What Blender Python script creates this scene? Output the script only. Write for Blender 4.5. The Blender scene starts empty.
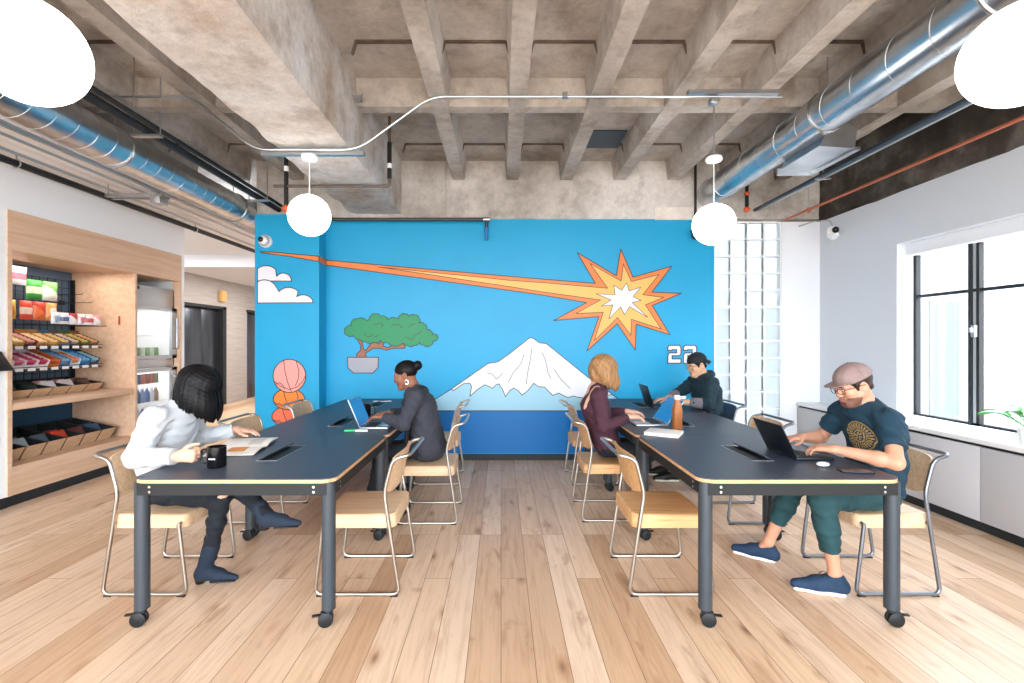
import bpy, bmesh, math, random
import numpy as np
from mathutils import Vector, Matrix, noise
PI = math.pi
C = bpy.context.scene.collection
random.seed(7)
F, CX, CY, H = 475.0, 501.0, 342.0, 1.42      # lens (pixels), vanishing point, eye height

def P(px, py, Y):
    """point of the room at depth Y seen at photo pixel (px,py)"""
    return Vector(((px - CX) * Y / F, Y, H - (py - CY) * Y / F))
def PX(px, py, X):
    """point on the plane x = X seen at photo pixel"""
    Y = X * F / (px - CX)
    return Vector((X, Y, H - (py - CY) * Y / F))

# ---------------------------------------------------------------- materials
def lin(h):
    h = h.lstrip('#')
    v = [int(h[i:i+2], 16) / 255 for i in (0, 2, 4)]
    return tuple((c / 12.92 if c <= .04045 else ((c + .055) / 1.055) ** 2.4) for c in v) + (1,)
def mat(name, col, rough=.5, metal=0, spec=.5, var=0, vscale=8, bump=0, bscale=40, emit=None, estr=0, trans=0, ior=1.45, coat=0, sheen=0, stretch=None, alpha=1):
    m = bpy.data.materials.new(name); m.use_nodes = True
    nt = m.node_tree; b = nt.nodes['Principled BSDF']
    c = lin(col) if isinstance(col, str) else col
    b.inputs['Base Color'].default_value = c
    b.inputs['Roughness'].default_value = rough
    b.inputs['Metallic'].default_value = metal
    b.inputs['Specular IOR Level'].default_value = spec
    b.inputs['IOR'].default_value = ior
    b.inputs['Transmission Weight'].default_value = trans
    b.inputs['Coat Weight'].default_value = coat
    b.inputs['Sheen Weight'].default_value = sheen
    b.inputs['Alpha'].default_value = alpha
    if emit:
        b.inputs['Emission Color'].default_value = lin(emit); b.inputs['Emission Strength'].default_value = estr
    vec = None
    if var or bump:
        tc = nt.nodes.new('ShaderNodeTexCoord'); mp = nt.nodes.new('ShaderNodeMapping')
        nt.links.new(tc.outputs['Object'], mp.inputs['Vector'])
        if stretch: mp.inputs['Scale'].default_value = stretch
        vec = mp.outputs['Vector']
    if var:
        n = nt.nodes.new('ShaderNodeTexNoise'); n.inputs['Scale'].default_value = vscale; n.inputs['Detail'].default_value = 5
        nt.links.new(vec, n.inputs['Vector'])
        r = nt.nodes.new('ShaderNodeValToRGB')
        r.color_ramp.elements[0].position = .3; r.color_ramp.elements[1].position = .7
        r.color_ramp.elements[0].color = tuple(x * (1 - var) for x in c[:3]) + (1,)
        r.color_ramp.elements[1].color = tuple(min(1, x * (1 + var)) for x in c[:3]) + (1,)
        nt.links.new(n.outputs['Fac'], r.inputs['Fac']); nt.links.new(r.outputs['Color'], b.inputs['Base Color'])
    if bump:
        n = nt.nodes.new('ShaderNodeTexNoise'); n.inputs['Scale'].default_value = bscale; n.inputs['Detail'].default_value = 6
        nt.links.new(vec, n.inputs['Vector'])
        bp = nt.nodes.new('ShaderNodeBump'); bp.inputs['Strength'].default_value = bump; bp.inputs['Distance'].default_value = .01
        nt.links.new(n.outputs['Fac'], bp.inputs['Height']); nt.links.new(bp.outputs['Normal'], b.inputs['Normal'])
    return m

class NT:
    """tiny node-graph helper"""
    def __init__(s, m): s.t = m.node_tree; s.b = s.t.nodes['Principled BSDF']
    def n(s, typ, **kw):
        x = s.t.nodes.new(typ)
        for k, v in kw.items():
            if k.startswith('i_'): x.inputs[int(k[2:]) if k[2:].isdigit() else k[2:].replace('_', ' ')].default_value = v
            else: setattr(x, k, v)
        return x
    def l(s, a, b): s.t.links.new(a, b)
    def ramp(s, fac, stops):
        r = s.n('ShaderNodeValToRGB'); e = r.color_ramp.elements
        while len(e) < len(stops): e.new(.5)
        for x, (p, c) in zip(e, stops): x.position = p; x.color = lin(c) if isinstance(c, str) else c
        s.l(fac, r.inputs['Fac']); return r.outputs['Color']
    def mix(s, fac, a, b, mode='MIX'):
        m = s.n('ShaderNodeMix', data_type='RGBA', blend_type=mode)
        if isinstance(fac, float): m.inputs[0].default_value = fac
        else: s.l(fac, m.inputs[0])
        for v, i in ((a, 6), (b, 7)):
            if isinstance(v, tuple): m.inputs[i].default_value = v
            else: s.l(v, m.inputs[i])
        return m.outputs[2]

def concrete(name, c0, c1, c2, scale=1.0, bump=.5, boards=False):
    m = mat(name, c1, .85, spec=.2); g = NT(m)
    tc = g.n('ShaderNodeNewGeometry')
    n1 = g.n('ShaderNodeTexNoise', i_Scale=1.3 * scale, i_Detail=8., i_Roughness=.62); g.l(tc.outputs['Position'], n1.inputs['Vector'])
    n2 = g.n('ShaderNodeTexNoise', i_Scale=14. * scale, i_Detail=8., i_Roughness=.7); g.l(tc.outputs['Position'], n2.inputs['Vector'])
    n3 = g.n('ShaderNodeTexNoise', i_Scale=4. * scale, i_Detail=6., i_Roughness=.6); g.l(tc.outputs['Position'], n3.inputs['Vector'])
    a = g.ramp(n1.outputs['Fac'], [(.32, c0), (.5, c1), (.66, c2)])
    b = g.ramp(n2.outputs['Fac'], [(.3, (.55, .55, .55, 1)), (.6, (1, 1, 1, 1))])
    c = g.mix(.45, a, b, 'MULTIPLY')
    d = g.ramp(n3.outputs['Fac'], [(.33, (.62, .58, .54, 1)), (.47, (1, 1, 1, 1))])
    g.l(g.mix(.6, c, d, 'MULTIPLY'), g.b.inputs['Base Color'])
    bp = g.n('ShaderNodeBump', i_Strength=bump, i_Distance=.02); g.l(n2.outputs['Fac'], bp.inputs['Height']); g.l(bp.outputs['Normal'], g.b.inputs['Normal'])
    return m

def plywood(name, base, dark, axis=0, rough=.45, scale=1.0):
    m = mat(name, base, rough, spec=.4); g = NT(m)
    tc = g.n('ShaderNodeTexCoord'); mp = g.n('ShaderNodeMapping')
    sc = [28 * scale, 28 * scale, 28 * scale]; sc[axis] = 1.6 * scale
    mp.inputs['Scale'].default_value = sc; g.l(tc.outputs['Object'], mp.inputs['Vector'])
    n = g.n('ShaderNodeTexNoise', i_Scale=1.5, i_Detail=6., i_Roughness=.6, i_Distortion=.6); g.l(mp.outputs['Vector'], n.inputs['Vector'])
    g.l(g.ramp(n.outputs['Fac'], [(.3, dark), (.62, base)]), g.b.inputs['Base Color'])
    return m

# ---------------------------------------------------------------- mesh building
def fillet(pts, r, n=5, closed=False):
    pts = [Vector(p) for p in pts]; out = []
    N = len(pts)
    for i, p in enumerate(pts):
        if not closed and i in (0, N - 1): out.append(p); continue
        a = pts[i - 1] - p; b = pts[(i + 1) % N] - p
        la, lb = a.length, b.length
        if la < 1e-6 or lb < 1e-6: out.append(p); continue
        a /= la; b /= lb
        rr = min(r, la * .49, lb * .49)
        p0, p1 = p + a * rr, p + b * rr
        for k in range(n + 1):
            t = k / n
            out.append(p0 * (1 - t) ** 2 + p * 2 * t * (1 - t) + p1 * t * t)
    return out

class B:
    def __init__(s): s.bm = bmesh.new()
    def _mi(s, faces, mi):
        if mi:
            for f in faces: f.material_index = mi
    def box(s, c, size, rot=None, bev=0, seg=2, mi=0):
        M = Matrix.Translation(Vector(c))
        if rot is not None: M = M @ (rot.to_4x4() if isinstance(rot, Matrix) else Matrix.Rotation(rot, 4, 'Z'))
        M = M @ Matrix.Diagonal((size[0], size[1], size[2], 1))
        r = bmesh.ops.create_cube(s.bm, size=1, matrix=M)
        vs = r['verts']; fs = {f for v in vs for f in v.link_faces}
        s._mi(fs, mi)
        if bev:
            es = list({e for v in vs for e in v.link_edges})
            bmesh.ops.bevel(s.bm, geom=es, offset=bev, segments=seg, profile=.5, affect='EDGES', clamp_overlap=True)
        return s
    def bx(s, x0, x1, y0, y1, z0, z1, **k):
        return s.box(((x0 + x1) / 2, (y0 + y1) / 2, (z0 + z1) / 2), (abs(x1 - x0), abs(y1 - y0), abs(z1 - z0)), **k)
    def tube(s, pts, r, seg=10, closed=False, mi=0, flat=None):
        pts = [Vector(p) for p in pts]; N = len(pts)
        rs = r if isinstance(r, (list, tuple)) else [r] * N
        T = []
        for i in range(N):
            if closed: t = pts[(i + 1) % N] - pts[i - 1]
            else: t = pts[min(i + 1, N - 1)] - pts[max(i - 1, 0)]
            T.append(t.normalized() if t.length > 1e-9 else Vector((0, 0, 1)))
        u = T[0].orthogonal().normalized(); rings = []
        for i in range(N):
            u = (u - T[i] * u.dot(T[i]))
            u = u.normalized() if u.length > 1e-6 else T[i].orthogonal().normalized()
            v = T[i].cross(u)
            rings.append([s.bm.verts.new(pts[i] + (u * math.cos(2 * PI * k / seg) + v * math.sin(2 * PI * k / seg)) * rs[i]) for k in range(seg)])
        fs = []
        for i in range(N if closed else N - 1):
            a, b = rings[i], rings[(i + 1) % N]
            off = 0
            if closed and i == N - 1:
                off = min(range(seg), key=lambda o: (a[0].co - b[o].co).length)
            for k in range(seg):
                fs.append(s.bm.faces.new((a[k], a[(k + 1) % seg], b[(k + 1 + off) % seg], b[(k + off) % seg])))
        if not closed:
            fs.append(s.bm.faces.new(rings[0][::-1])); fs.append(s.bm.faces.new(rings[-1]))
        s._mi(fs, mi); return s
    def cyl(s, a, b, r, seg=16, mi=0): return s.tube([a, b], r, seg, mi=mi)
    def lathe(s, prof, c=(0, 0, 0), seg=24, M=None, mi=0):
        """profile of (radius, z); axis z through c, or M"""
        M = M or Matrix.Translation(Vector(c)); rings = []
        for r, z in prof:
            if r < 1e-6: rings.append([s.bm.verts.new(M @ Vector((0, 0, z)))])
            else: rings.append([s.bm.verts.new(M @ Vector((r * math.cos(2 * PI * k / seg), r * math.sin(2 * PI * k / seg), z))) for k in range(seg)])
        fs = []
        for a, b in zip(rings, rings[1:]):
            for k in range(seg):
                q = [a[k % len(a)], a[(k + 1) % len(a)], b[(k + 1) % len(b)], b[k % len(b)]]
                q = list(dict.fromkeys(q))
                if len(q) > 2: fs.append(s.bm.faces.new(q))
        s._mi(fs, mi); return s
    def ball(s, c, r, seg=20, rot=None, mi=0):
        r = (r, r, r) if isinstance(r, (int, float)) else r
        M = Matrix.Translation(Vector(c))
        if rot is not None: M = M @ rot.to_4x4()
        M = M @ Matrix.Diagonal((*r, 1))
        q = bmesh.ops.create_uvsphere(s.bm, u_segments=seg, v_segments=max(6, seg // 2), radius=1, matrix=M)
        s._mi({f for v in q['verts'] for f in v.link_faces}, mi); return s
    def prism(s, pts, d, mi=0):
        """closed 3-D outline pushed by vector d"""
        d = Vector(d)
        a = [s.bm.verts.new(Vector(p)) for p in pts]; b = [s.bm.verts.new(Vector(p) + d) for p in pts]
        fs = [s.bm.faces.new(a[::-1]), s.bm.faces.new(b)]
        for i in range(len(a)): fs.append(s.bm.faces.new((a[i], a[(i + 1) % len(a)], b[(i + 1) % len(a)], b[i])))
        s._mi(fs, mi)
        for f in fs[:2]: f.normal_update()
        r = bmesh.ops.triangulate(s.bm, faces=fs[:2]); s._mi(r['faces'], mi); return s
    def grid(s, f, nu, nv, mi=0):
        """surface from f(u,v) -> point, u,v in 0..1"""
        V = [[s.bm.verts.new(Vector(f(i / nu, j / nv))) for j in range(nv + 1)] for i in range(nu + 1)]
        fs = [s.bm.faces.new((V[i][j], V[i + 1][j], V[i + 1][j + 1], V[i][j + 1])) for i in range(nu) for j in range(nv)]
        s._mi(fs, mi); return s
    def sheet(s, f, nu, nv, th):
        """thick sheet from f(u,v) -> (point, normal)"""
        A = [[None] * (nv + 1) for _ in range(nu + 1)]; Bv = [[None] * (nv + 1) for _ in range(nu + 1)]
        for i in range(nu + 1):
            for j in range(nv + 1):
                p, n = f(i / nu, j / nv); p = Vector(p); n = Vector(n)
                A[i][j] = s.bm.verts.new(p); Bv[i][j] = s.bm.verts.new(p - n * th)
        nf = s.bm.faces.new
        for i in range(nu):
            for j in range(nv):
                nf((A[i][j], A[i + 1][j], A[i + 1][j + 1], A[i][j + 1])); nf((Bv[i][j], Bv[i][j + 1], Bv[i + 1][j + 1], Bv[i + 1][j]))
        for i in range(nu):
            nf((A[i][0], Bv[i][0], Bv[i + 1][0], A[i + 1][0])); nf((A[i][nv], A[i + 1][nv], Bv[i + 1][nv], Bv[i][nv]))
        for j in range(nv):
            nf((A[0][j], A[0][j + 1], Bv[0][j + 1], Bv[0][j])); nf((A[nu][j], Bv[nu][j], Bv[nu][j + 1], A[nu][j + 1]))
        return s
    def done(s, name, mats, parent=None, sharp=38, loc=None):
        bm = s.bm
        bmesh.ops.recalc_face_normals(bm, faces=bm.faces)
        for f in bm.faces: f.smooth = True
        ca = math.radians(sharp)
        for e in bm.edges:
            if len(e.link_faces) == 2:
                try: e.smooth = e.calc_face_angle() < ca
                except ValueError: pass
        me = bpy.data.meshes.new(name)
        o = bpy.data.objects.new(name, me); C.objects.link(o)
        if loc is not None:
            o.location = loc; bmesh.ops.translate(bm, verts=bm.verts, vec=-Vector(loc))
        bm.to_mesh(me); bm.free()
        for m in (mats if isinstance(mats, (list, tuple)) else [mats]): me.materials.append(m)
        if parent: o.parent = parent
        return o

def tag(o, label, cat, group=None):
    o['label'] = label; o['category'] = cat
    if group: o['group'] = group
    return o
def thing(name, label, cat, loc=(0, 0, 0), rz=0, group=None):
    o = bpy.data.objects.new(name, None); C.objects.link(o)
    o.location = loc; o.rotation_euler = (0, 0, rz); o.empty_display_size = .1
    return tag(o, label, cat, group)
def struct(o): o['kind'] = 'structure'; return o
def dup(root, loc, rz=0, label=None, group=None, rot=None):
    r = root.copy(); C.objects.link(r); r.location = loc; r.rotation_euler = rot if rot else (0, 0, rz)
    if label: r['label'] = label
    if group: r['group'] = group
    for ch in list(root.children):
        c = ch.copy(); C.objects.link(c); c.parent = r
        for g in list(ch.children):
            d = g.copy(); C.objects.link(d); d.parent = c
    return r
# ================================================================ materials of the room
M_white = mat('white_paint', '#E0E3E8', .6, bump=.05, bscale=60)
M_whitewarm = mat('white_board', '#F1EFEC', .5)
M_conc = concrete('concrete', '#94897F', '#B8AEA4', '#CFC7BF')
M_conc2 = concrete('concrete_girder', '#B5A08E', '#D2CAC2', '#E3E0DD', scale=1.2, bump=.7)
M_concd = concrete('concrete_dark', '#4A3E36', '#6A5B50', '#85766A', scale=2)  # darker concrete, used on the thin ceiling joint strips
M_concb = concrete('concrete_shaded', '#302B27', '#4A443E', '#827B74', scale=1.0, bump=.7)  # concrete darkened for the window-side beam; its shade is in the colour
M_steel = mat('galvanised', '#C4C9CE', .28, 1, var=.12, vscale=5)
M_steel2 = mat('bare_conduit', '#B9BBBD', .35, 1)
M_black = mat('black_iron', '#17181A', .5, var=.2, vscale=20)
M_dark = mat('dark_paint', '#202326', .6)
M_copper = mat('copper_pipe', '#B9694C', .4, .6)
M_orange = mat('orange_cap', '#C8562B', .5)
M_mural = mat('mural_blue', '#189AC8', .40, spec=.35, var=.03, vscale=2)
M_sea = mat('mural_sea', '#0569AE', .42, spec=.35)
M_alu = mat('brushed_steel', '#B4B6B8', .32, 1, var=.08, vscale=30, stretch=(1, 1, 12))
M_chrome = mat('chrome', '#D8DADC', .15, 1)

# floor planks
M_floor = mat('oak_planks', '#C99B6C', .38, spec=.4); g = NT(M_floor)
ge = g.n('ShaderNodeNewGeometry'); sx = g.n('ShaderNodeSeparateXYZ'); g.l(ge.outputs['Position'], sx.inputs[0])
cb = g.n('ShaderNodeCombineXYZ'); g.l(sx.outputs[1], cb.inputs[0]); g.l(sx.outputs[0], cb.inputs[1])
br = g.n('ShaderNodeTexBrick', offset=.37, offset_frequency=3, squash=1.0)
g.l(cb.outputs[0], br.inputs['Vector'])
for k, v in dict(Scale=1.0).items(): br.inputs[k].default_value = v
br.inputs['Mortar Size'].default_value = .0016; br.inputs['Mortar Smooth'].default_value = .3
br.inputs['Brick Width'].default_value = 1.75; br.inputs['Row Height'].default_value = .152
br.inputs['Color1'].default_value = (0, 0, 0, 1); br.inputs['Color2'].default_value = (1, 1, 1, 1); br.inputs['Mortar'].default_value = (.5, .5, .5, 1)
sepc = g.n('ShaderNodeSeparateColor'); g.l(br.outputs['Color'], sepc.inputs[0])
mu = g.n('ShaderNodeMath', operation='MULTIPLY'); g.l(sepc.outputs[0], mu.inputs[0]); mu.inputs[1].default_value = 37.0
cb2 = g.n('ShaderNodeCombineXYZ'); g.l(sx.outputs[0], cb2.inputs[0]); g.l(sx.outputs[1], cb2.inputs[1]); g.l(mu.outputs[0], cb2.inputs[2])
mp = g.n('ShaderNodeMapping'); mp.inputs['Scale'].default_value = (26, 1.5, 1); g.l(cb2.outputs[0], mp.inputs[0])
n1 = g.n('ShaderNodeTexNoise', i_Scale=1.6, i_Detail=7., i_Roughness=.62, i_Distortion=.5); g.l(mp.outputs[0], n1.inputs['Vector'])
mp2 = g.n('ShaderNodeMapping'); mp2.inputs['Scale'].default_value = (5.5, 1.5, 1); g.l(cb2.outputs[0], mp2.inputs[0])
n2 = g.n('ShaderNodeTexNoise', i_Scale=1.5, i_Detail=3., i_Roughness=.55, i_Distortion=.8); g.l(mp2.outputs[0], n2.inputs['Vector'])
mp3 = g.n('ShaderNodeMapping'); mp3.inputs['Scale'].default_value = (9, 3.6, 1); g.l(cb2.outputs[0], mp3.inputs[0])
vo = g.n('ShaderNodeTexVoronoi', i_Scale=.8); g.l(mp3.outputs[0], vo.inputs['Vector'])
col = g.ramp(sepc.outputs[0], [(.0, '#C19C7C'), (.3, '#DAB998'), (.65, '#E2C6AB'), (1, '#CDA988')])
col = g.mix(.5, col, g.ramp(n1.outputs['Fac'], [(.28, (.60, .50, .42, 1)), (.55, (1, 1, 1, 1))]), 'MULTIPLY')
col = g.mix(.75, col, g.ramp(n2.outputs['Fac'], [(.26, (.55, .42, .33, 1)), (.42, (1, 1, 1, 1))]), 'MULTIPLY')
sv = g.n('ShaderNodeSeparateColor'); g.l(vo.outputs['Color'], sv.inputs[0])
gt = g.n('ShaderNodeMath', operation='GREATER_THAN'); g.l(sv.outputs[0], gt.inputs[0]); gt.inputs[1].default_value = .66
mg = g.n('ShaderNodeMath', operation='MULTIPLY'); g.l(gt.outputs[0], mg.inputs[0]); mg.inputs[1].default_value = .75
col = g.mix(mg.outputs[0], col, g.ramp(vo.outputs['Distance'], [(.04, (.22, .13, .09, 1)), (.16, (.8, .7, .62, 1)), (.3, (1, 1, 1, 1))]), 'MULTIPLY')
col = g.mix(br.outputs['Fac'], col, lin('#6E4C32'))
g.l(col, g.b.inputs['Base Color'])
bp = g.n('ShaderNodeBump', i_Strength=.35, i_Distance=.003, invert=True); g.l(br.outputs['Fac'], bp.inputs['Height']); g.l(bp.outputs['Normal'], g.b.inputs['Normal'])
g.l(g.ramp(n1.outputs['Fac'], [(.3, (.42, .42, .42, 1)), (.7, (.28, .28, .28, 1))]), g.b.inputs['Roughness'])

M_glass = bpy.data.materials.new('window_glass'); M_glass.use_nodes = True
_t = M_glass.node_tree; _t.nodes.remove(_t.nodes['Principled BSDF'])
_tr = _t.nodes.new('ShaderNodeBsdfTransparent'); _gl = _t.nodes.new('ShaderNodeBsdfGlossy'); _gl.inputs['Roughness'].default_value = .02
_mx = _t.nodes.new('ShaderNodeMixShader'); _mx.inputs[0].default_value = .06
_t.links.new(_tr.outputs[0], _mx.inputs[1]); _t.links.new(_gl.outputs[0], _mx.inputs[2])
_t.links.new(_mx.outputs[0], _t.nodes['Material Output'].inputs['Surface'])

# ================================================================ shell
struct(B().bx(-6.8, 4.05, -3, 14, -.06, 0).done('floor', M_floor))
YB = 5.72
struct(B().bx(-2.94, 2.577, YB, YB + .14, 0, 2.90).done('wall_back', M_mural))
b = B().bx(-2.85, -2.107, 5.5, YB, 0, 2.90); struct(b.done('wall_back_pier', M_mural))
struct(B().bx(3.38, 3.86, YB, YB + .14, 0, 2.865).done('wall_back_return', M_white))
# baseboard
struct(B().bx(-2.107, 2.577, YB - .012, YB, 0, .075).done('baseboard_back', M_dark))
struct(B().bx(-2.855, -2.10, 5.488, 5.5, 0, .075).done('baseboard_pier', M_dark))
# right wall with openings
b = B()
W1, W2 = (2.4, 4.606), (-2.7, -1.9)
ZS, ZH = .70, 2.37
b.bx(3.84, 4.05, W1[1], YB + .14, 0, 2.865).bx(3.84, 4.05, W2[1], W1[0], 0, 2.865).bx(3.84, 4.05, -3, W2[0], 0, 2.865)
for w in (W1, W2): b.bx(3.84, 4.05, w[0], w[1], 0, ZS).bx(3.84, 4.05, w[0], w[1], ZH, 2.865)
struct(b.done('wall_right', mat('white_paint_shaded', '#CDD3DA', .6, bump=.05, bscale=60)))  # white paint darkened on this wall; the dimmer light is in its colour
b = B()
for w in (W1, W2): b.bx(3.925, 4.05, w[0], w[1], 2.255, ZH)
struct(b.done('trim_1', M_white))

def rough_box(name, x0, x1, y0, y1, z0, z1, m, amp, nx=8, ny=90, nz=8, seed=0, edge=0):
    bm = bmesh.new()
    bmesh.ops.create_cube(bm, size=1)
    n = {0: nx, 1: ny, 2: nz}
    for ax in range(3):
        for k in range(1, n[ax]):
            co = Vector((0, 0, 0)); co[ax] = -.5 + k / n[ax]; no = Vector((0, 0, 0)); no[ax] = 1
            bmesh.ops.bisect_plane(bm, geom=bm.verts[:] + bm.edges[:] + bm.faces[:], plane_co=co, plane_no=no)
    c = Vector(((x0 + x1) / 2, (y0 + y1) / 2, (z0 + z1) / 2)); s = Vector((x1 - x0, y1 - y0, z1 - z0))
    for v in bm.verts:
        q = v.co.copy(); p = Vector((c.x + q.x * s.x, c.y + q.y * s.y, c.z + q.z * s.z))
        d = noise.noise_vector(p * 3.1 + Vector((seed, 0, 0))) * amp + noise.noise_vector(p * 11 + Vector((seed, 5, 0))) * amp * .45
        e = sum(abs(abs(q[i]) - .5) < 1e-4 for i in (0, 2))
        if e == 2 and edge: 
            d += Vector((-q.x * 2, 0, -q.z * 2)) * edge * max(0, noise.noise(p * 4.3) + .25) * 1.6
        v.co = p + d
    bmesh.ops.recalc_face_normals(bm, faces=bm.faces)
    for f in bm.faces: f.smooth = True
    for e in bm.edges:
        if len(e.link_faces) == 2: e.smooth = e.calc_face_angle() < .7
    me = bpy.data.meshes.new(name); bm.to_mesh(me); bm.free(); me.materials.append(m)
    o = bpy.data.objects.new(name, me); C.objects.link(o); return struct(o)

rough_box('beam_back', -2.94, 3.86, YB, YB + .3, 2.90, 3.62, concrete('concrete_beam', '#A39B93', '#CBC5BE', '#DFDAD5'), .006, 60, 2, 8, 3)
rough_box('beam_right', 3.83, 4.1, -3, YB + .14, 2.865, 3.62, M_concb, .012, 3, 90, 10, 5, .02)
rough_box('beam_girder', -1.80, -1.20, -3, YB + .05, 2.96, 3.62, M_conc2, .008, 8, 120, 8, 1, .014)
# waffle ceiling
def rib_y(b, xc, wb, wt, y0, y1, zb, zt):
    pts = [(xc - wb / 2, y0, zb), (xc + wb / 2, y0, zb), (xc + wt / 2, y0, zt), (xc - wt / 2, y0, zt)]
    b.prism(pts, (0, y1 - y0, 0))
b = B(); b.bx(-4.4, 4.1, -3, 8.9, 3.60, 3.66)
ribs = [-.508 + .645 * k for k in range(-6, 7) if k != -1]
for xc in ribs: rib_y(b, xc, .14, .19, -3, YB, 3.37, 3.605)
for yc in (4.0, 2.26, .52, -1.2):
    pts = [(-4.4, yc - .055, 3.375), (-4.4, yc + .055, 3.375), (-4.4, yc + .08, 3.605), (-4.4, yc - .08, 3.605)]
    b.prism(pts, (8.5, 0, 0))
struct(b.done('ceiling', M_conc))
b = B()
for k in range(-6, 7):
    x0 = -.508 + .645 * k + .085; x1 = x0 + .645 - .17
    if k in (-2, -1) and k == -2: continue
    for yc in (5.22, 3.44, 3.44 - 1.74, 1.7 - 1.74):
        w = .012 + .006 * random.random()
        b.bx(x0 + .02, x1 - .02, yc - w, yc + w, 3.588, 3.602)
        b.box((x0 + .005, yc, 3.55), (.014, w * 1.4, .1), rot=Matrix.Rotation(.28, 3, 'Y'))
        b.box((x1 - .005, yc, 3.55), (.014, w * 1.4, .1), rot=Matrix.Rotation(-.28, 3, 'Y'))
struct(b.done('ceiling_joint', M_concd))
# white patch on the concrete above the mural
o = B().bx(1.85, 2.42, YB - .012, YB + .01, 2.89, 3.04).done('trim_2', mat('white_patch', '#DDD6CC', .8, var=.12, vscale=12)); struct(o)

# left wall, deck, lobby
b = B()
b.bx(-5.2, -4.24, -3, 4.07, 0, 3.65).bx(-5.2, -4.24, 4.07, 6.36, 2.56, 3.65).bx(-5.2, -4.24, 6.285, 6.36, 0, 2.56)
struct(b.done('wall_left', mat('white_paint_lit', '#F3F5F8', .6, bump=.05, bscale=60)))  # same white paint lightened here to stand in for weak daylight
struct(B().bx(-4.24, -4.228, -3, 4.07, 0, .09).done('baseboard_left', M_dark))
b = B()
zz = []
x = -4.24
while x < -3.45:
    zz += [(x, 3.02), (x + .05, 3.02), (x + .065, 3.05), (x + .115, 3.05), (x + .13, 3.02)]; x += .13
prof = [(x, -3, z) for x, z in zz]
prof += [(zz[-1][0], -3, 3.09), (zz[0][0], -3, 3.09)]
b.prism(prof, (0, 11.87, 0))
struct(b.done('ceiling_deck', mat('white_deck', '#F6F0EC', .5)))
struct(B().bx(-6.5, -2.8, 8.87, 9.0, 2.82, 3.6).done('trim_3', M_white))
struct(B().bx(-6.5, -2.8, 8.87, 14.1, 2.82, 2.9).done('ceiling_lobby', M_white))
struct(B().bx(-6.5, -4.24, 6.3, 9, 3.05, 3.12).done('ceiling_lobby_front', M_white))
M_lobby = mat('stone_wall', '#A9A39F', .55, var=.12, vscale=3, stretch=(1, .6, 9))
LW = -6.3
b = B()
E1, E2 = (8.3, 10.88), (11.78, 13.4)     # lift openings
b.bx(LW - .15, LW, 6.3, E1[0], 0, 2.9).bx(LW - .15, LW, E1[1], E2[0], 0, 2.9).bx(LW - .15, LW, E2[1], 14.1, 0, 2.9)
for e in (E1, E2): b.bx(LW - .15, LW, e[0], e[1], 2.2, 2.9)
struct(b.done('wall_lobby', M_lobby))
struct(B().bx(-6.5, -2.7, 14, 14.15, 0, 2.9).done('wall_lobby_end', M_white))
struct(B().bx(-2.84, -2.7, YB + .14, 14.1, 0, 3.6).done('wall_lobby_side', M_white))
struct(B().bx(-6.5, -4.32, 6.25, 6.3, 0, 3.6).done('wall_lobby_front', M_white))
M_lift = mat('dark_steel', '#5A6068', .3, .9, var=.25, vscale=3, stretch=(1, 3, .5))
for i, e in enumerate((E1, E2)):
    d = B(); w = e[1] - .12 - e[0]
    n = 4 if i == 0 else 2
    for k in range(n):
        d.bx(LW - .14, LW - .10, e[0] + w * k / n + .004, e[0] + w * (k + 1) / n - .004, 0, 2.19, bev=.004)
    o = struct(d.done('door_%d' % (i + 1), M_lift))
    f = B().bx(LW - .15, LW + .008, e[1] - .12, e[1] + .01, 0, 2.21).bx(LW - .15, LW + .008, e[0] - .03, e[1], 2.16, 2.22)
    f.done('door_frame', M_dark, o)
# sconce above the lift
t = thing('wall_lamp', 'small square amber wall lamp above the dark lift doors', 'lamp', (LW, 11.05 * .965, 2.45))
M_amber = mat('amber_shade', '#B8905C', .5, emit='#FFB45A', estr=.12)
B().bx(0, .02, -.1, .1, -.13, .13, bev=.004).done('back_plate', M_alu, t)
B().bx(.02, .10, -.085, .085, -.12, .12, bev=.012).done('shade', M_amber, t)

# glass block panel
M_gb = mat('glass_block', '#E6ECEF', .38, trans=.80, ior=1.1, bump=.3, bscale=9)
M_mortar = mat('white_mortar', '#E9EDEE', .6)
nx, nz = 4, 14
gw, gh = (3.38 - 2.577) / nx, 2.865 / nz
b = B(); 
for i in range(nx + 1): b.bx(2.577 + gw * i - .008, 2.577 + gw * i + .008, YB + .012, YB + .09, 0, 2.865)
for j in range(nz + 1): b.bx(2.577, 3.38, YB + .0125, YB + .0895, gh * j - .008, gh * j + .008)
o = struct(b.done('window_2', M_mortar))
b = B()
for i in range(nx):
    for j in range(nz):
        b.box((2.577 + gw * (i + .5), YB + .05, gh * (j + .5)), (gw - .016, .085, gh - .016), bev=.018, seg=2)
q = b.done('window_pane', M_gb, o); q['kind'] = 'structure'
struct(B().bx(2.567, 2.582, YB - .006, YB + .1, 0, 2.87).done('trim_4', M_whitewarm))

# pale court wall seen through the glass blocks
b = B().bx(1.2, 9, 9.0, 9.3, -3, 5)
oo = tag(b.done('court_building_exterior', mat('court_wall', '#8E9498', .8)), 'pale court building glimpsed through the glass block panel', 'building')
b = B()
for x in np.arange(1.5, 8.5, 1.1):
    b.bx(x, x + .55, 8.97, 9.02, -.2, 2.2)
b.done('exterior_glazing', mat('court_window', '#5E676E', .3), oo)
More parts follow.
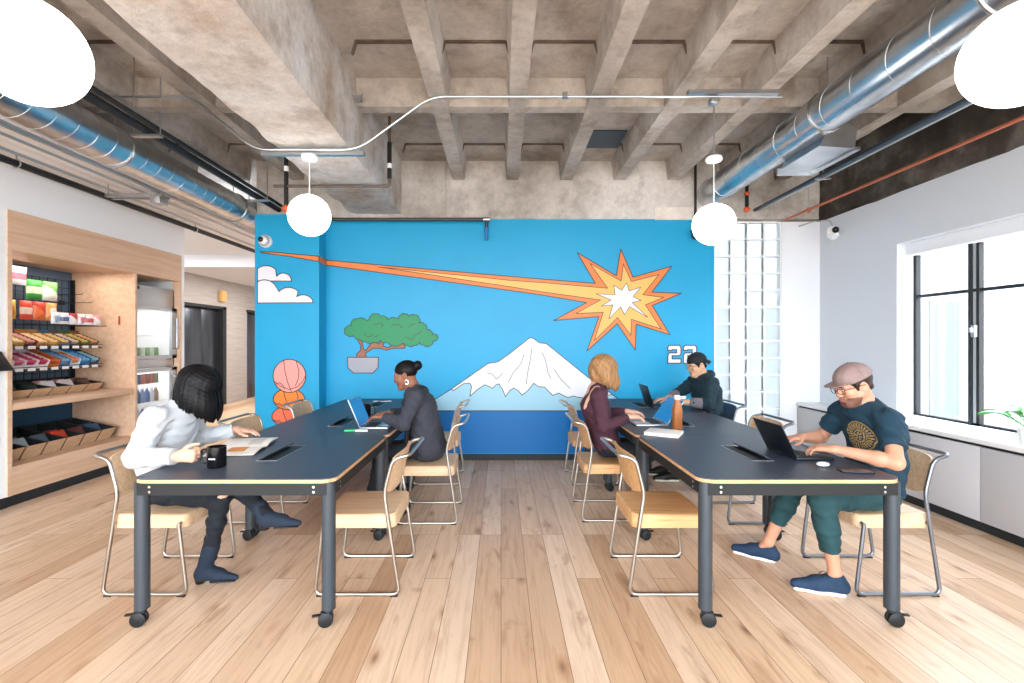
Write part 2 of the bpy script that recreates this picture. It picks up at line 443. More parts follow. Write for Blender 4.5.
# steel windows
def window(idx, y0, y1, mull):
    b = B(); x = 4.02
    fr = .03
    b.bx(x - .02, x + .025, y0, y0 + fr, ZS, 2.3).bx(x - .02, x + .025, y1 - fr, y1, ZS, 2.3)
    b.bx(x - .02, x + .025, y0, y1, ZS, ZS + .035).bx(x - .02, x + .025, y0, y1, 2.27, 2.31)
    b.bx(x - .014, x + .02, y0, y1, 1.845, 1.872)
    o = None
    for m in mull:
        b.bx(x - .02, x + .02, m - .043, m - .017, ZS, 2.3).bx(x - .03, x + .02, m + .017, m + .043, ZS, 2.3)
    o = struct(b.done('window_%d' % idx, M_dark))
    s = B()
    for m in mull: s.bx(x - .012, x + .012, m - .017, m + .017, ZS, 2.3)
    s.done('window_trim', mat('window_alu', '#C9D0D6', .4, .3), o)['kind'] = 'structure'
    h = B()
    for m in mull:
        h.bx(x - .055, x - .02, m - .035, m - .005, 1.46, 1.56, bev=.005).bx(x - .08, x - .055, m - .03, m - .012, 1.50, 1.54, bev=.004)
    h.done('window_handle', M_alu, o)['kind'] = 'structure'
    gq = B().bx(x + .003, x + .006, y0 + .01, y1 - .01, ZS + .01, 2.29).done('window_pane', M_glass, o); gq['kind'] = 'structure'
window(1, W1[0], W1[1], [4.016 - .585 * k for k in range(3)])
window(3, W2[0], W2[1], [-2.3])

# building across the street
M_ext = mat('pale_brick', '#CFC6C0', .8); g = NT(M_ext)
ge = g.n('ShaderNodeNewGeometry'); sx = g.n('ShaderNodeSeparateXYZ'); g.l(ge.outputs['Position'], sx.inputs[0])
cb = g.n('ShaderNodeCombineXYZ'); g.l(sx.outputs[1], cb.inputs[0]); g.l(sx.outputs[2], cb.inputs[1])
br = g.n('ShaderNodeTexBrick'); g.l(cb.outputs[0], br.inputs['Vector']); br.inputs['Scale'].default_value = 1
br.inputs['Brick Width'].default_value = .7; br.inputs['Row Height'].default_value = .28; br.inputs['Mortar Size'].default_value = .02
br.inputs['Color1'].default_value = lin('#79726E'); br.inputs['Color2'].default_value = lin('#8A8482'); br.inputs['Mortar'].default_value = lin('#9B9897')
g.l(br.outputs['Color'], g.b.inputs['Base Color'])
b = B().bx(17, 19, -14, 40, -12, 5.2).bx(17.5, 19, 24, 40, 5.2, 12).bx(30, 32, 5, 60, -12, 10)
M_extw = mat('far_window', '#8F9AA3', .2)
o = tag(b.done('exterior_building', M_ext), 'pale brick building seen through the window across the street', 'building')
b = B()
for y in range(-12, 40, 3):
    for z in (-8.4, -5.2, -2.0, 1.4): b.bx(16.9, 17.05, y, y + 1.5, z, z + 2.0)
q = b.done('exterior_glazing', M_extw, o)

# ================================================================ built-in cabinets under the window
M_lam = mat('white_laminate', '#BEBDC0', .4)
M_top = mat('white_worktop', '#F0F0F1', .35)
XC = 3.56
tag(B().bx(XC - .012, 3.84, -2.5, YB - .003, .662, .70, bev=.004).done('cabinet_worktop', M_top), 'long white worktop running along the wall under the window', 'worktop')
struct(B().bx(3.84, 4.0, W1[0], W1[1], .70, .715).done('trim_5', M_top))
labs = ['white cabinet unit in the corner by the glass block panel',
        'middle white cabinet unit under the window behind the capped man',
        'white cabinet unit under the window with the leafy plant above it']
ys = [YB - .004, 4.63, 3.53, 2.43]
for i in range(3):
    t = thing('window_cabinet', labs[i], 'cabinet', (XC, (ys[i] + ys[i + 1]) / 2, 0), group='white cabinets under the window')
    w = (ys[i] - ys[i + 1]) / 2
    B().bx(.03, .277, -w + .001, w - .001, .08, .65).done('carcass', M_dark, t)
    B().bx(0, .028, -w + .003, w - .003, .085, .638, bev=.002).done('door', M_lam, t)
    B().bx(.05, .277, -w + .001, w - .001, 0, .08).done('plinth', M_dark, t)
# ================================================================ mural paint
PT = .0012
M_line = mat('mural_line', '#3A2F2E', .5)
def paint(name, px, Y, m, parent, layer=1, line=True, lw=.011, close=True):
    y = Y - .0012 * layer
    pts = [P(a, c, y) for a, c in px]
    o = B().prism(pts, (0, PT * layer * .98, 0)).done(name, m, parent)
    if line: stroke('outline', px, Y, o, layer + .5, lw, close)
    return o
def stroke(name, px, Y, parent, layer=2, lw=.011, close=False, m=None):
    y = Y - .0012 * layer
    pts = [P(a, c, y) for a, c in px]; n = len(pts); b = B()
    for i in range(n if close else n - 1):
        a, c = pts[i], pts[(i + 1) % n]; d = (c - a)
        if d.length < 1e-5: continue
        d.normalize(); nn = Vector((-d.z, 0, d.x)) * lw / 2; e = d * lw * .35
        b.prism([a - e + nn, c + e + nn, c + e - nn, a - e - nn], (0, PT * .6, 0))
    return b.done(name, m or M_line, parent)
def ell(cx, cy, rx, ry, a0=0, a1=360, n=28):
    return [(cx + rx * math.cos(math.radians(a0 + (a1 - a0) * k / n)), cy + ry * math.sin(math.radians(a0 + (a1 - a0) * k / n))) for k in range(n + (0 if a1 - a0 == 360 else 1))]
M_or = mat('mural_orange', '#E07B38', .45); M_ye = mat('mural_yellow', '#E9B25C', .45); M_wh = mat('mural_white', '#DCDCE2', .45)
M_gr = mat('mural_green', '#04834F', .45); M_br = mat('mural_brown', '#965C3D', .45); M_gy = mat('mural_grey', '#9D9CA4', .45)
M_ice = mat('mural_ice', '#94C3D8', .45); M_pk = mat('mural_pink', '#EA958C', .45); M_ob = mat('mural_ball', '#E87C2A', .45); M_rb = mat('mural_coral', '#E86C4A', .45)
mural = thing('painted_mural', 'bright blue wall mural of comet burst, snowy mountain, bonsai, clouds and basketballs', 'mural', (0, 0, 0))
sc3 = lambda L, s, ox, oy: [(ox + s * a, oy + s * c) for a, c in L]
Y0 = YB
# sea band
sea = paint('painted_sea', [(326.2, 411), (714.9, 411), (714.9, 453), (326.2, 453)], Y0, M_sea, mural, 1, False)
stroke('outline', [(326.2, 411), (714.9, 411)], Y0, sea, 2)
# mountain
mtn = [(417, 410.8)] + sc3([(130, 385), (350, 232), (410, 222), (470, 180), (600, 78), (618, 78), (660, 108), (700, 112), (945, 310)], .166, 430, 325) + [(617, 398), (634, 410.8)]
mo = paint('painted_mountain', mtn, Y0, M_ice, mural, 2)
snow = sc3([(130, 385), (350, 232), (410, 222), (470, 180), (600, 78), (618, 78), (660, 108), (700, 112), (945, 310)], .166, 430, 325) + [(612, 394)] + \
    sc3([(1040, 440), (990, 420), (940, 440), (890, 435), (865, 428), (830, 437), (775, 410), (740, 425), (690, 374), (655, 372), (625, 351), (590, 395), (555, 422), (530, 395), (505, 380), (480, 395), (455, 432), (435, 385), (415, 354), (395, 362), (375, 382), (355, 370), (330, 360), (285, 390), (240, 430), (250, 370), (240, 350), (205, 353), (140, 395)], .166, 430, 325)
paint('painted_snow', snow, Y0, M_wh, mural, 3, True, .009)
for L in ([(565, 180), (550, 230), (500, 290), (473, 342)], [(615, 138), (600, 230), (588, 290), (580, 355)], [(675, 165), (695, 210), (712, 290), (728, 322)], [(750, 270), (790, 330), (845, 383)], [(345, 288), (375, 296), (400, 326), (437, 293)]):
    stroke('snow_line', sc3(L, .166, 430, 325), Y0, mo, 4.4, .007)
# comet and burst
s3 = lambda L: sc3(L, .1756, 540, 235)
outer = [(326, 260)] + [(420, 268.5)] + s3([(0, 250), (315, 275), (212, 100), (435, 232), (460, 80), (530, 240), (750, 178), (638, 325), (805, 332), (640, 402), (740, 568), (548, 508), (543, 655), (440, 505), (268, 660), (335, 465), (78, 487), (265, 385), (0, 340)]) + [(420, 278), (326, 265.2)]
st = paint('painted_burst', outer, Y0, M_or, mural, 2)
inner = [(378, 266.9), (512, 280.5)] + s3([(0, 270), (385, 303), (285, 162), (462, 262), (475, 165), (520, 265), (678, 225), (585, 340), (705, 355), (600, 398), (690, 535), (520, 480), (518, 572), (442, 470), (310, 600), (360, 440), (205, 447), (345, 370), (0, 322)]) + [(512, 287)]
paint('painted_burst_core', inner, Y0, M_ye, mural, 3.5, True, .008)
paint('painted_burst_flash', s3([(420, 285), (465, 315), (493, 272), (508, 318), (575, 297), (530, 350), (575, 373), (525, 385), (615, 470), (510, 408), (482, 455), (460, 410), (392, 478), (415, 398), (350, 405), (405, 370), (320, 335), (428, 340)]), Y0, M_wh, mural, 5, True, .007)
YPI = 5.5
paint('painted_comet_tail', [(260, 251.6), (275, 252.2), (319, 256.2), (319, 261.6), (290, 256.5), (262, 252.8)], YPI, M_or, mural, 1)
# tail across the return of the pier
zt, zb_ = P(319, 256.2, YPI).z, P(319, 261.6, YPI).z
z2, z3 = P(326, 260, YB).z, P(326, 265.2, YB).z
B().prism([(-2.1058, YPI, zt), (-2.1058, YB, z2), (-2.1058, YB, z3), (-2.1058, YPI, zb_)], (-.001, 0, 0)).done('painted_comet_bend', M_or, mural)
# bonsai
s4 = lambda L: sc3(L, .1317, 330, 300)
trunk = s4([(205, 440), (200, 410), (230, 385), (235, 345), (210, 305), (240, 298), (255, 370), (270, 385), (310, 330), (345, 318), (370, 335), (390, 300), (410, 310), (405, 350), (440, 362), (470, 345), (545, 332), (575, 340), (565, 367), (480, 367), (430, 382), (380, 367), (330, 367), (290, 392), (270, 402), (275, 440)])
paint('painted_trunk', trunk, Y0, M_br, mural, 1)
fol = s4([(110, 235), (125, 205), (165, 195), (170, 155), (205, 145), (280, 158), (300, 150), (310, 120), (345, 105), (385, 125), (425, 130), (440, 150), (520, 145), (535, 115), (570, 105), (600, 125), (640, 112), (675, 135), (675, 175), (715, 180), (735, 225), (770, 240), (780, 262), (815, 270), (815, 295), (780, 310), (765, 345), (710, 342), (680, 320), (640, 345), (590, 345), (560, 325), (430, 322), (380, 305), (330, 320), (270, 315), (230, 300), (190, 285), (180, 268), (130, 268)])
def scallop(L, k=1):
    out = []
    for i, (a, c) in enumerate(L):
        a2, c2 = L[(i + 1) % len(L)]; dx, dy = a2 - a, c2 - c
        d = math.hypot(dx, dy); bul = .22
        out.append((a, c))
        for t in (.25, .5, .75):
            q = bul * 4 * t * (1 - t)
            out.append((a + dx * t + dy * q, c + dy * t - dx * q))
    return out
fo = paint('painted_foliage', scallop(fol), Y0, M_gr, mural, 2.5, True, .009)
for L in ([(260, 250), (275, 275), (305, 278), (320, 255)], [(330, 270), (350, 280), (368, 265)], [(330, 190), (380, 178), (405, 190), (390, 210)], [(465, 195), (500, 185), (530, 190), (550, 212)], [(600, 210), (618, 185), (645, 180)], [(570, 280), (600, 290), (622, 305), (645, 280)], [(635, 265), (670, 258), (695, 235)]):
    stroke('leaf_line', s4(L), Y0, fo, 4, .007)
paint('painted_pot', s4([(132, 435), (368, 435), (365, 515), (325, 555), (180, 555), (135, 515)]), Y0, M_gy, mural, 2.2)
# clouds on the pier
def arcs(cs): return [p for c in cs for p in ell(*c, n=10)]
s6 = .1318
cl1 = [(257.3, 281)] + sc3(arcs([(85, 350, 92, 80, 200, 320), (215, 388, 62, 62, 215, 360)]), s6, 255, 230) + [(257.3, 281)]
cl2 = [(257.3, 303)] + sc3(arcs([(70, 470, 100, 92, 210, 335), (255, 510, 88, 75, 215, 325), (365, 552, 75, 60, 230, 360)]), s6, 255, 230)
for L in (cl1, cl2):
    L = [(max(257.4, a), c) for a, c in L]
    paint('painted_cloud', L, YPI, M_wh, mural, 1.5 if L[0][1] < 290 else 3)
# basketballs
for (cx, cy, rx, ry, m, lay) in ((287.8, 416.5, 15.9, 10.0, M_rb, 1), (288.9, 399.2, 15.7, 10.6, M_ob, 2.6), (289.4, 375.9, 16.4, 16.6, M_pk, 4.2)):
    bo = paint('painted_basketball', ell(cx, cy, rx, ry), YPI, m, mural, lay)
    for L in ([(-.35, -.93), (-.28, -.3), (-.1, .4), (.12, .95)], [(.42, -.88), (.58, -.3), (.55, .15), (.35, .62)], [(-.93, .3), (-.55, .62), (0, .82), (.45, .68), (.8, .35), (.97, .0)], [(-.85, .5), (-.6, .4), (-.4, .55), (-.3, .8)]):
        stroke('seam_line', [(cx + rx * a, cy + ry * c) for a, c in L], YPI, bo, lay + 1, .008)
# number 22
def two(x, y, w, h, t):
    return [(x, y + .12 * h), (x + .12 * w, y), (x + .88 * w, y), (x + w, y + .12 * h), (x + w, y + .47 * h), (x + .88 * w, y + .58 * h), (x + t, y + .58 * h), (x + t, y + h - t), (x + w, y + h - t), (x + w, y + h), (x, y + h), (x, y + .55 * h), (x + .12 * w, y + .42 * h), (x + w - t, y + .42 * h), (x + w - t, y + t), (x + t, y + t), (x + t, y + .28 * h), (x, y + .28 * h)]
for x in (667.8, 683.4):
    paint('painted_digit', two(x, 345.3, 13.2, 18, 4.4), Y0, M_wh, mural, 2, True, .013)

# ================================================================ ceiling services
def duct(name, label, x, z, y0, y1, r, seams, big=None):
    t = thing(name, label, 'duct', (x, y0, z - r))
    b = B(); b.tube([(0, 0, r), (0, y1 - y0, r)], r, 48); b.done('body', M_steel, t)
    y = .2; s = B()
    n = int((y1 - y0 - .1) / seams * 28)
    s.tube([(r * 1.004 * math.cos(2 * PI * k / 28), .05 + seams * k / 28, r + r * 1.004 * math.sin(2 * PI * k / 28)) for k in range(n)], .0024, 5)
    q = s.done('spiral_seam', M_steel2, t)
    for yy in (1.6, (y1 - y0) * .62, y1 - y0 - .4):
        B().tube([(0, yy, 2 * r), (0, yy, 3.60 - (z - r))], .005, 6).done('hanger_rod', M_steel2, t)
        B().tube([(r * 1.03 * math.cos(a), yy, r + r * 1.03 * math.sin(a)) for a in [2 * PI * k / 32 for k in range(32)]], .008, 6, closed=True).done('hanger_band', M_steel2, t)
    return t
duct('air_duct', 'slimmer spiral air duct above the snack cabinet side', -3.1, 2.98, .4, 5.9, .157, .16)
t = duct('air_duct', 'wide spiral air duct with a sheet metal outlet on the window side', 2.5, 3.185, .3, 5.68, .15, .30)
# outlet scoop under the wide duct
B().prism([(.0, 3.43, -.075), (.28, 3.43, -.095), (.30, 3.43, .07), (.12, 3.43, .14)], (0, .53, 0)).bx(.27, .315, 3.42, 3.97, -.11, -.085).bx(-.02, .31, 3.955, 3.975, -.12, -.06).done('outlet_scoop', M_steel, t)
B().tube([(.152 * math.cos(a), 2.05, .15 + .152 * math.sin(a)) for a in [2 * PI * k / 40 for k in range(40)]], .012, 8, closed=True).done('flange', M_steel2, t)
# sheet-metal box at the end of the slim duct
tag(B().bx(-3.28, -2.98, 5.92, 6.3, 2.86, 3.2, bev=.006).bx(-3.0, -2.9, 5.93, 6.03, 2.86, 3.6).done('duct_box', M_steel), 'plain sheet metal box where the slim duct ends by the mural corner', 'duct')

def rods(b, pts, ztop=3.602, r=.004):
    for x, y, z in pts: b.tube([(x, y, z), (x, y, ztop)], r, 6)
# black cable bundle
t = thing('cable_tray', 'black iron pipe bundle running to the mural corner over the slim duct', 'pipe', (-2.62, .5, 2.98))
B().tube([(0, 0, 0), (0, 5.1, 0)], .032, 14).done('main_pipe', M_black, t)
B().tube([(.075, 0, .02), (.075, 5.0, .02)], .018, 10).done('side_pipe', M_black, t)
B().tube([(-.06, 0, .04), (-.06, 5.0, .04)], .014, 10).done('side_pipe', M_steel2, t)
for y in (1.5, 3.0, 4.6):
    b = B().bx(-.09, .12, y - .02, y + .02, -.05, -.035); b.tube([(-.085, y, -.04), (-.085, y, .62)], .004, 6).tube([(.11, y, -.04), (.11, y, .62)], .004, 6)
    b.done('hanger', M_steel2, t)
# cross conduit with drops
YC = 3.72
zc = 3.34
path = fillet([(-3.18, YC, zc), (-2.42, YC, zc), (-1.93, YC, 2.925), (-1.12, YC, 2.925), (-.55, YC, zc), (2.2, YC, zc)], .12)
t = thing('conduit', 'thin grey conduit dipping under the girder to both globe lamps', 'conduit', (0, 0, 0))
B().tube(path, .0095, 8).done('pipe', M_steel2, t)
b = B()
for x in (.5,): b.bx(x - .02, x + .02, YC - .02, YC + .02, zc - .01, 3.372)
b.done('strap', M_steel2, t)
tag(B().bx(1.45, 2.15, YC - .055, YC - .014, zc - .0, zc + .03).done('conduit_channel', M_steel2), 'short steel channel along the conduit above the lamp near the glass blocks', 'channel')
t = thing('strut_channel', 'steel channel hung on rods below the girder over the globe lamp', 'channel', (-1.5, YC, 2.895))
B().bx(-.39, .42, .02, .06, .0, .03).done('channel', M_steel2, t)
b = B().tube([(.40, .04, .02), (.40, .04, .5)], .004, 6).box((.37, .04, .45), (.06, .05, .035)); b.done('rod', M_steel2, t)
# rods with sprinkler pipe
t = thing('sprinkler_pipe', 'dark sprinkler pipe with black risers between girder and mural', 'pipe', (-1.1, 4.6, 2.93))
B().tube(fillet([(-1.1, 0, 0), (.02, 0, 0), (.02, 0, .67)], .03), .014, 10).done('pipe', mat('old_pipe', '#6B5E55', .5, .5), t)
B().tube([(.02, 0, .07), (.02, 0, .42)], .022, 12).done('sleeve', M_black, t)
B().tube([(.02, 0, .17), (.02, 0, .215)], .0235, 12).done('band', M_whitewarm, t)
B().tube([(-.98, 0, -.2), (-.98, 0, .5)], .02, 12).done('riser', M_black, t)
B().tube([(-.98, 0, .14), (-.98, 0, .19)], .022, 12).done('band', M_whitewarm, t)
B().ball((-.98, .0, -.22), .04, 12).done('cap', M_orange, t)
b = B(); rods(b, [(-.2, 0, 0)], .67); b.done('rod', M_steel2, t)
# drain pipe along the top of the mural
t = thing('drain_pipe', 'dark iron pipe along the top edge of the mural with a bent drop', 'pipe', (-2.0, 5.6, 2.865))
B().tube(fillet([(0, 0, 0), (1.83, 0, 0), (1.83, 0, -.2)], .04), .02, 12).done('pipe', mat('iron_pipe', '#4B4A4C', .45, .5), t)
B().tube([(1.79, 0, 0), (1.87, 0, 0)], .027, 12).done('fitting', M_steel2, t)
B().tube([(1.83, 0, -.10), (1.83, 0, -.24)], .022, 12).done('outlet', mat('blue_pipe', '#2C6FB0', .4), t)
b = B().tube([(1.35, 0, .02), (1.35, 0, .74)], .004, 6); b.done('rod', M_steel2, t)
t = thing('pipe_clamp', 'small dark bracket hanging at the mural edge beside the globe lamp', 'bracket', (2.30, 5.62, 2.66))
B().bx(-.012, .012, -.012, .012, .02, .94).done('rod', M_black, t)
B().tube([(.04 * math.cos(a), 0, .02 + .04 * math.sin(a)) for a in [2 * PI * k / 20 for k in range(20)]], .01, 6, closed=True).bx(-.05, .05, -.02, .02, .05, .08).done('clamp', M_black, t)
# window side pipes
t = thing('pipe', 'dark steel pipe pair running beside the wide duct', 'pipe', (3.02, .3, 2.99))
B().tube([(0, 0, 0), (0, 5.35, 0)], .02, 10).done('pipe', mat('slate_pipe', '#3E4A58', .35, .6), t)
B().tube([(.06, 0, .0), (.06, 5.35, 0)], .014, 10).done('pipe', M_steel2, t)
for y in (1.5, 4.2): B().bx(-.04, .1, y - .015, y + .015, -.03, -.018).tube([(.03, y, -.02), (.03, y, .61)], .004, 6).done('hanger', M_steel2, t)
t = thing('pipe', 'copper coloured sprinkler pipe running along the wall top over the window', 'pipe', (3.42, .3, 2.89))
B().tube([(0, 0, 0), (0, 5.4, 0)], .014, 10).done('pipe', M_copper, t)
for y in (2.72, 4.98):
    B().tube([(0, y, 0), (0, y, .71)], .005, 6).done('hanger_rod', M_steel2, t)
    B().tube([(.022 * math.cos(a), y, .022 * math.sin(a)) for a in [2 * PI * k / 16 for k in range(16)]], .006, 6, closed=True).ball((0, y, -.03), .014, 8).done('clamp', M_copper, t)
t = thing('sprinkler_pipe', 'vertical black sprinkler riser with red fitting beside the wide duct end', 'pipe', (2.82, 5.45, 2.92))
B().tube([(0, 0, 0), (0, 0, .68)], .02, 10).done('riser', M_black, t)
B().ball((0, 0, .02), .035, 12).ball((0, 0, .2), .03, 12).done('fitting', M_orange, t)
# cabinet side pipes
t = thing('pipe', 'black pipe bending along the white wall above the snack cabinet', 'pipe', (-4.1, 4.77, 2.9))
B().tube(fillet([(-.0, -1.9, .03), (0, 0, .03), (0, 3.9, .03)], .1), .03, 12).done('pipe', M_black, t)
for y in (-.75, 1.6): B().tube([(0, y, .03), (0, y, .15)], .006, 6).tube([(.035 * math.cos(a), y, .03 + .035 * math.sin(a)) for a in [2 * PI * k / 16 for k in range(16)]], .006, 6, closed=True).done('hanger', M_steel2, t)
for i, (x, z, lab) in enumerate(((-3.95, 2.955, 'thin grey conduit nearest the white wall under the deck'), (-3.72, 2.975, 'thin grey conduit along the middle of the white deck'), (-3.52, 2.965, 'thicker grey conduit at the outer edge of the white deck'))):
    o = tag(B().tube([(x, .5, z), (x, 8.6, z)], (.013, .013, .024)[i], 8).done('conduit', M_steel2), lab, 'conduit', 'conduits under the deck')
t = thing('junction_rack', 'small steel rack with boxes crossing the conduits under the deck', 'rack', (-3.75, 4.85, 2.9))
B().bx(-.28, .3, -.02, .02, .0, .03).bx(-.28, .3, .06, .1, .0, .03).done('rail', M_steel2, t)
B().bx(.2, .3, -.05, .08, -.07, .0, bev=.004).done('box', M_steel, t)
B().tube([(-.26, 0, 0), (-.26, 0, .13)], .006, 6).tube([(.28, 0, 0), (.28, 0, .13)], .006, 6).done('rod', M_steel2, t)

# ================================================================ globe lamps
M_globe = mat('opal_glass', '#FFFFFF', .3, emit='#FFFDFA', estr=2.5)
M_wcord = mat('white_cord', '#EDEAE6', .5)
def globe(x, y, z, zc, label, disc=True):
    t = thing('pendant_lamp', label, 'lamp', (x, y, z - .16), group='white globe pendant lamps')
    B().ball((0, 0, .16), .16, 40).done('globe', M_globe, t)
    top = zc - (z - .16)
    B().lathe([(0, .325), (.02, .325), (.024, .312), (.024, .30)], seg=16).tube([(0, 0, .32), (0, 0, top)], .0035, 8).done('cord', M_wcord, t)
    B().lathe([(0, top - .012), (.055, top - .012), (.063, top), (.06, top + .02), (.02, top + .035), (0, top + .035)], seg=24).done('canopy', M_whitewarm, t)
    return t
globe(-1.50, YC, 2.41, 2.858, 'white globe lamp hung below the girder in front of the mural edge')
g2 = globe(1.667, YC, 2.34, 2.845, 'white globe lamp hung in front of the glass block panel')
B().tube([(0, 0, .70), (0, 0, 1.12)], .007, 8).bx(-.035, .035, -.03, .03, 1.10, 1.146, bev=.004).done('stem', M_steel2, g2)
globe(-1.51, 1.52, 2.35, 2.93, 'large near globe lamp over the cabinet side tables')
g4 = globe(1.71, 1.56, 2.365, 2.93, 'large near globe lamp over the window side tables')
B().tube([(0, 0, .75), (0, 0, 1.16)], .007, 8).bx(-.035, .035, -.03, .03, 1.12, 1.17, bev=.004).done('stem', M_steel2, g4)

# dark access panel in one ceiling bay
tag(B().bx(.89, 1.30, 4.88, 5.30, 3.583, 3.598).done('ceiling_vent', mat('slate_panel', '#3B4A55', .5)), 'dark slate square opening in one concrete ceiling bay', 'vent')

# security cameras
M_cam = mat('white_plastic', '#F2F2F2', .35); M_eye = mat('black_gloss', '#0A0A0C', .1)
t = thing('security_camera', 'white dome security camera on the blue mural near the painted clouds', 'camera', (-2.72, 5.5, 2.585))
Mr = Matrix.Rotation(PI / 2, 4, 'X')
B().lathe([(0, 0), (.075, 0), (.075, .03), (.06, .05)], seg=28, M=Mr).done('base', M_cam, t)
B().ball((0, -.055, 0), .052, 24).done('dome', M_cam, t)
B().ball((-.012, -.098, .004), (.032, .022, .03), 20).done('lens', M_eye, t)
t = thing('security_camera', 'white bullet security camera with black eye on the wall by the window', 'camera', (3.72, 5.35, 2.60))
B().lathe([(0, 0), (.05, 0), (.055, .02), (.055, .12), (.05, .14), (0, .14)], seg=24, M=Matrix.Translation((.06, .06, .03)) @ Matrix.Rotation(math.radians(70), 4, 'X') @ Matrix.Rotation(math.radians(-35), 4, 'Y')).done('body', M_cam, t)
B().ball((-.01, -.085, .065), (.036, .03, .036), 20).done('lens', M_eye, t)
B().tube(fillet([(.02, 0, .1), (.0, .02, .2), (-.05, .25, .24), (-.16, .33, .2)], .06), .007, 8).done('cable', M_steel2, t)
B().tube([(.06, .05, .03), (.12, .06, .04)], .02, 10).done('mount', M_cam, t)
# ================================================================ furniture
M_ply = plywood('birch_ply', '#D9B997', '#C39F78', axis=0)
M_plyw = plywood('honey_ply', '#D0A473', '#B88755', axis=0)
M_plyy = plywood('birch_cabinet', '#E2BFA2', '#D2AA8A', axis=1, scale=.5)
M_edge = plywood('ply_edge', '#D8AE84', '#B98A60', axis=0)
M_tt = mat('charcoal_linoleum', '#3B4250', .42, spec=.4, var=.04, vscale=3)
M_fr = mat('grey_steel_frame', '#3A4046', .42, .2)
M_apr = mat('dark_apron', '#131517', .6, 0)
M_rub = mat('black_rubber', '#0E1114', .55)
def D(b, name, mats, parent, **k):
    bmesh.ops.translate(b.bm, verts=b.bm.verts, vec=-Vector(parent.location))
    return b.done(name, mats, parent, **k)
def rrect(x0, x1, y0, y1, r, n=6):
    out = []
    for cx, cy, a in ((x1 - r, y1 - r, 0), (x0 + r, y1 - r, 90), (x0 + r, y0 + r, 180), (x1 - r, y0 + r, 270)):
        out += [(cx + r * math.cos(math.radians(a + 90 * k / n)), cy + r * math.sin(math.radians(a + 90 * k / n))) for k in range(n + 1)]
    return out
TT = .745; TW, TL = 1.01, 1.107
def make_table(label):
    t = thing('work_table', label, 'table', (0, 0, 0), group='charcoal work tables')
    w, l = TW / 2, TL / 2 - .0015
    R = rrect(-w, w, -l, l, .075, 8)
    b = B().prism([(x, y, .7395) for x, y in R], (0, 0, .0055)); b.done('tabletop', M_tt, t)
    b = B().prism([(x, y, .7225) for x, y in R], (0, 0, .017)); b.done('plywood_edge', M_edge, t)
    a = .004; b = B()
    for s in (-1, 1):
        b.bx(-w + .035, w - .035, s * (l - a) - .012 * (s > 0), s * (l - a) + .012 * (s < 0), .662, .7225)
        b.bx(s * (w - a) - .012 * (s > 0), s * (w - a) + .012 * (s < 0), -l + .035, l - .035, .662, .7225)
    ap = b.done('apron', M_apr, t)
    bb = B()
    for sx in (-1, 1):
        for sy in (-1, 1):
            for z in (.679, .704):
                bb.tube([(sx * (w - .10), sy * (l - .006), z), (sx * (w - .10), sy * (l - .0005), z)], .0065, 10)
                bb.tube([(sx * (w - .006), sy * (l - .10), z), (sx * (w - .0005), sy * (l - .10), z)], .0065, 10)
    bb.done('bolt', M_chrome, ap)
    for sx in (-1, 1):
        for sy in (-1, 1):
            cx, cy = sx * (w - a - .034), sy * (l - a - .034)
            lg = B().cyl((cx, cy, .088), (cx, cy, .7225), .034, 24).done('leg', M_fr, t)
            q = B(); ang = PI + random.uniform(-.3, .3)
            dx, dy = math.cos(ang), math.sin(ang)
            q.cyl((cx, cy, .07), (cx, cy, .092), .02, 12)
            wx, wy = cx + dx * .014, cy + dy * .014
            for s in (-1, 1):
                o1 = Vector((wx - dy * s * .014, wy + dx * s * .014, .0365)); ax = Vector((-dy, dx, 0)) * .009
                q.lathe([(0, -.009), (.028, -.009), (.036, -.005), (.036, .005), (.028, .009), (0, .009)], seg=24, M=Matrix.Translation(o1) @ Vector((0, 0, 1)).rotation_difference(ax).to_matrix().to_4x4())
            q.box((wx, wy, .066), (.05, .026, .016), rot=ang, bev=.004).box((wx + dx * .045, wy + dy * .045, .058), (.04, .022, .007), rot=ang, bev=.003)
            q.done('caster', M_rub, lg)
    s = B().bx(-.06, .06, -.2, .2, .7451, .7468)
    sl = s.done('power_slot', M_alu, t)
    B().bx(-.03, .055, -.19, .19, .7469, .7474).done('slot_dark_plate', M_rub, sl)  # flat black plate painted for the dark inside of the open slot
    B().box((-.035, 0, .757), (.05, .37, .006), rot=Matrix.Rotation(math.radians(-28), 3, 'Y'), bev=.002).done('slot_lid', M_fr, sl)
    return t
runs = [(-1.33, 'in the row beside the snack cabinet'), (1.49, 'in the row beside the window')]
proto = None
for x, rl in runs:
    for k, nm in enumerate(('nearest charcoal table', 'middle charcoal table', 'charcoal table touching the mural')):
        lab = nm + ' ' + rl; loc = (x, 2.34 + TL * (k + .5), 0)
        if proto is None: proto = make_table(lab); proto.location = loc
        else: dup(proto, loc, 0 if x < 0 else PI, lab)

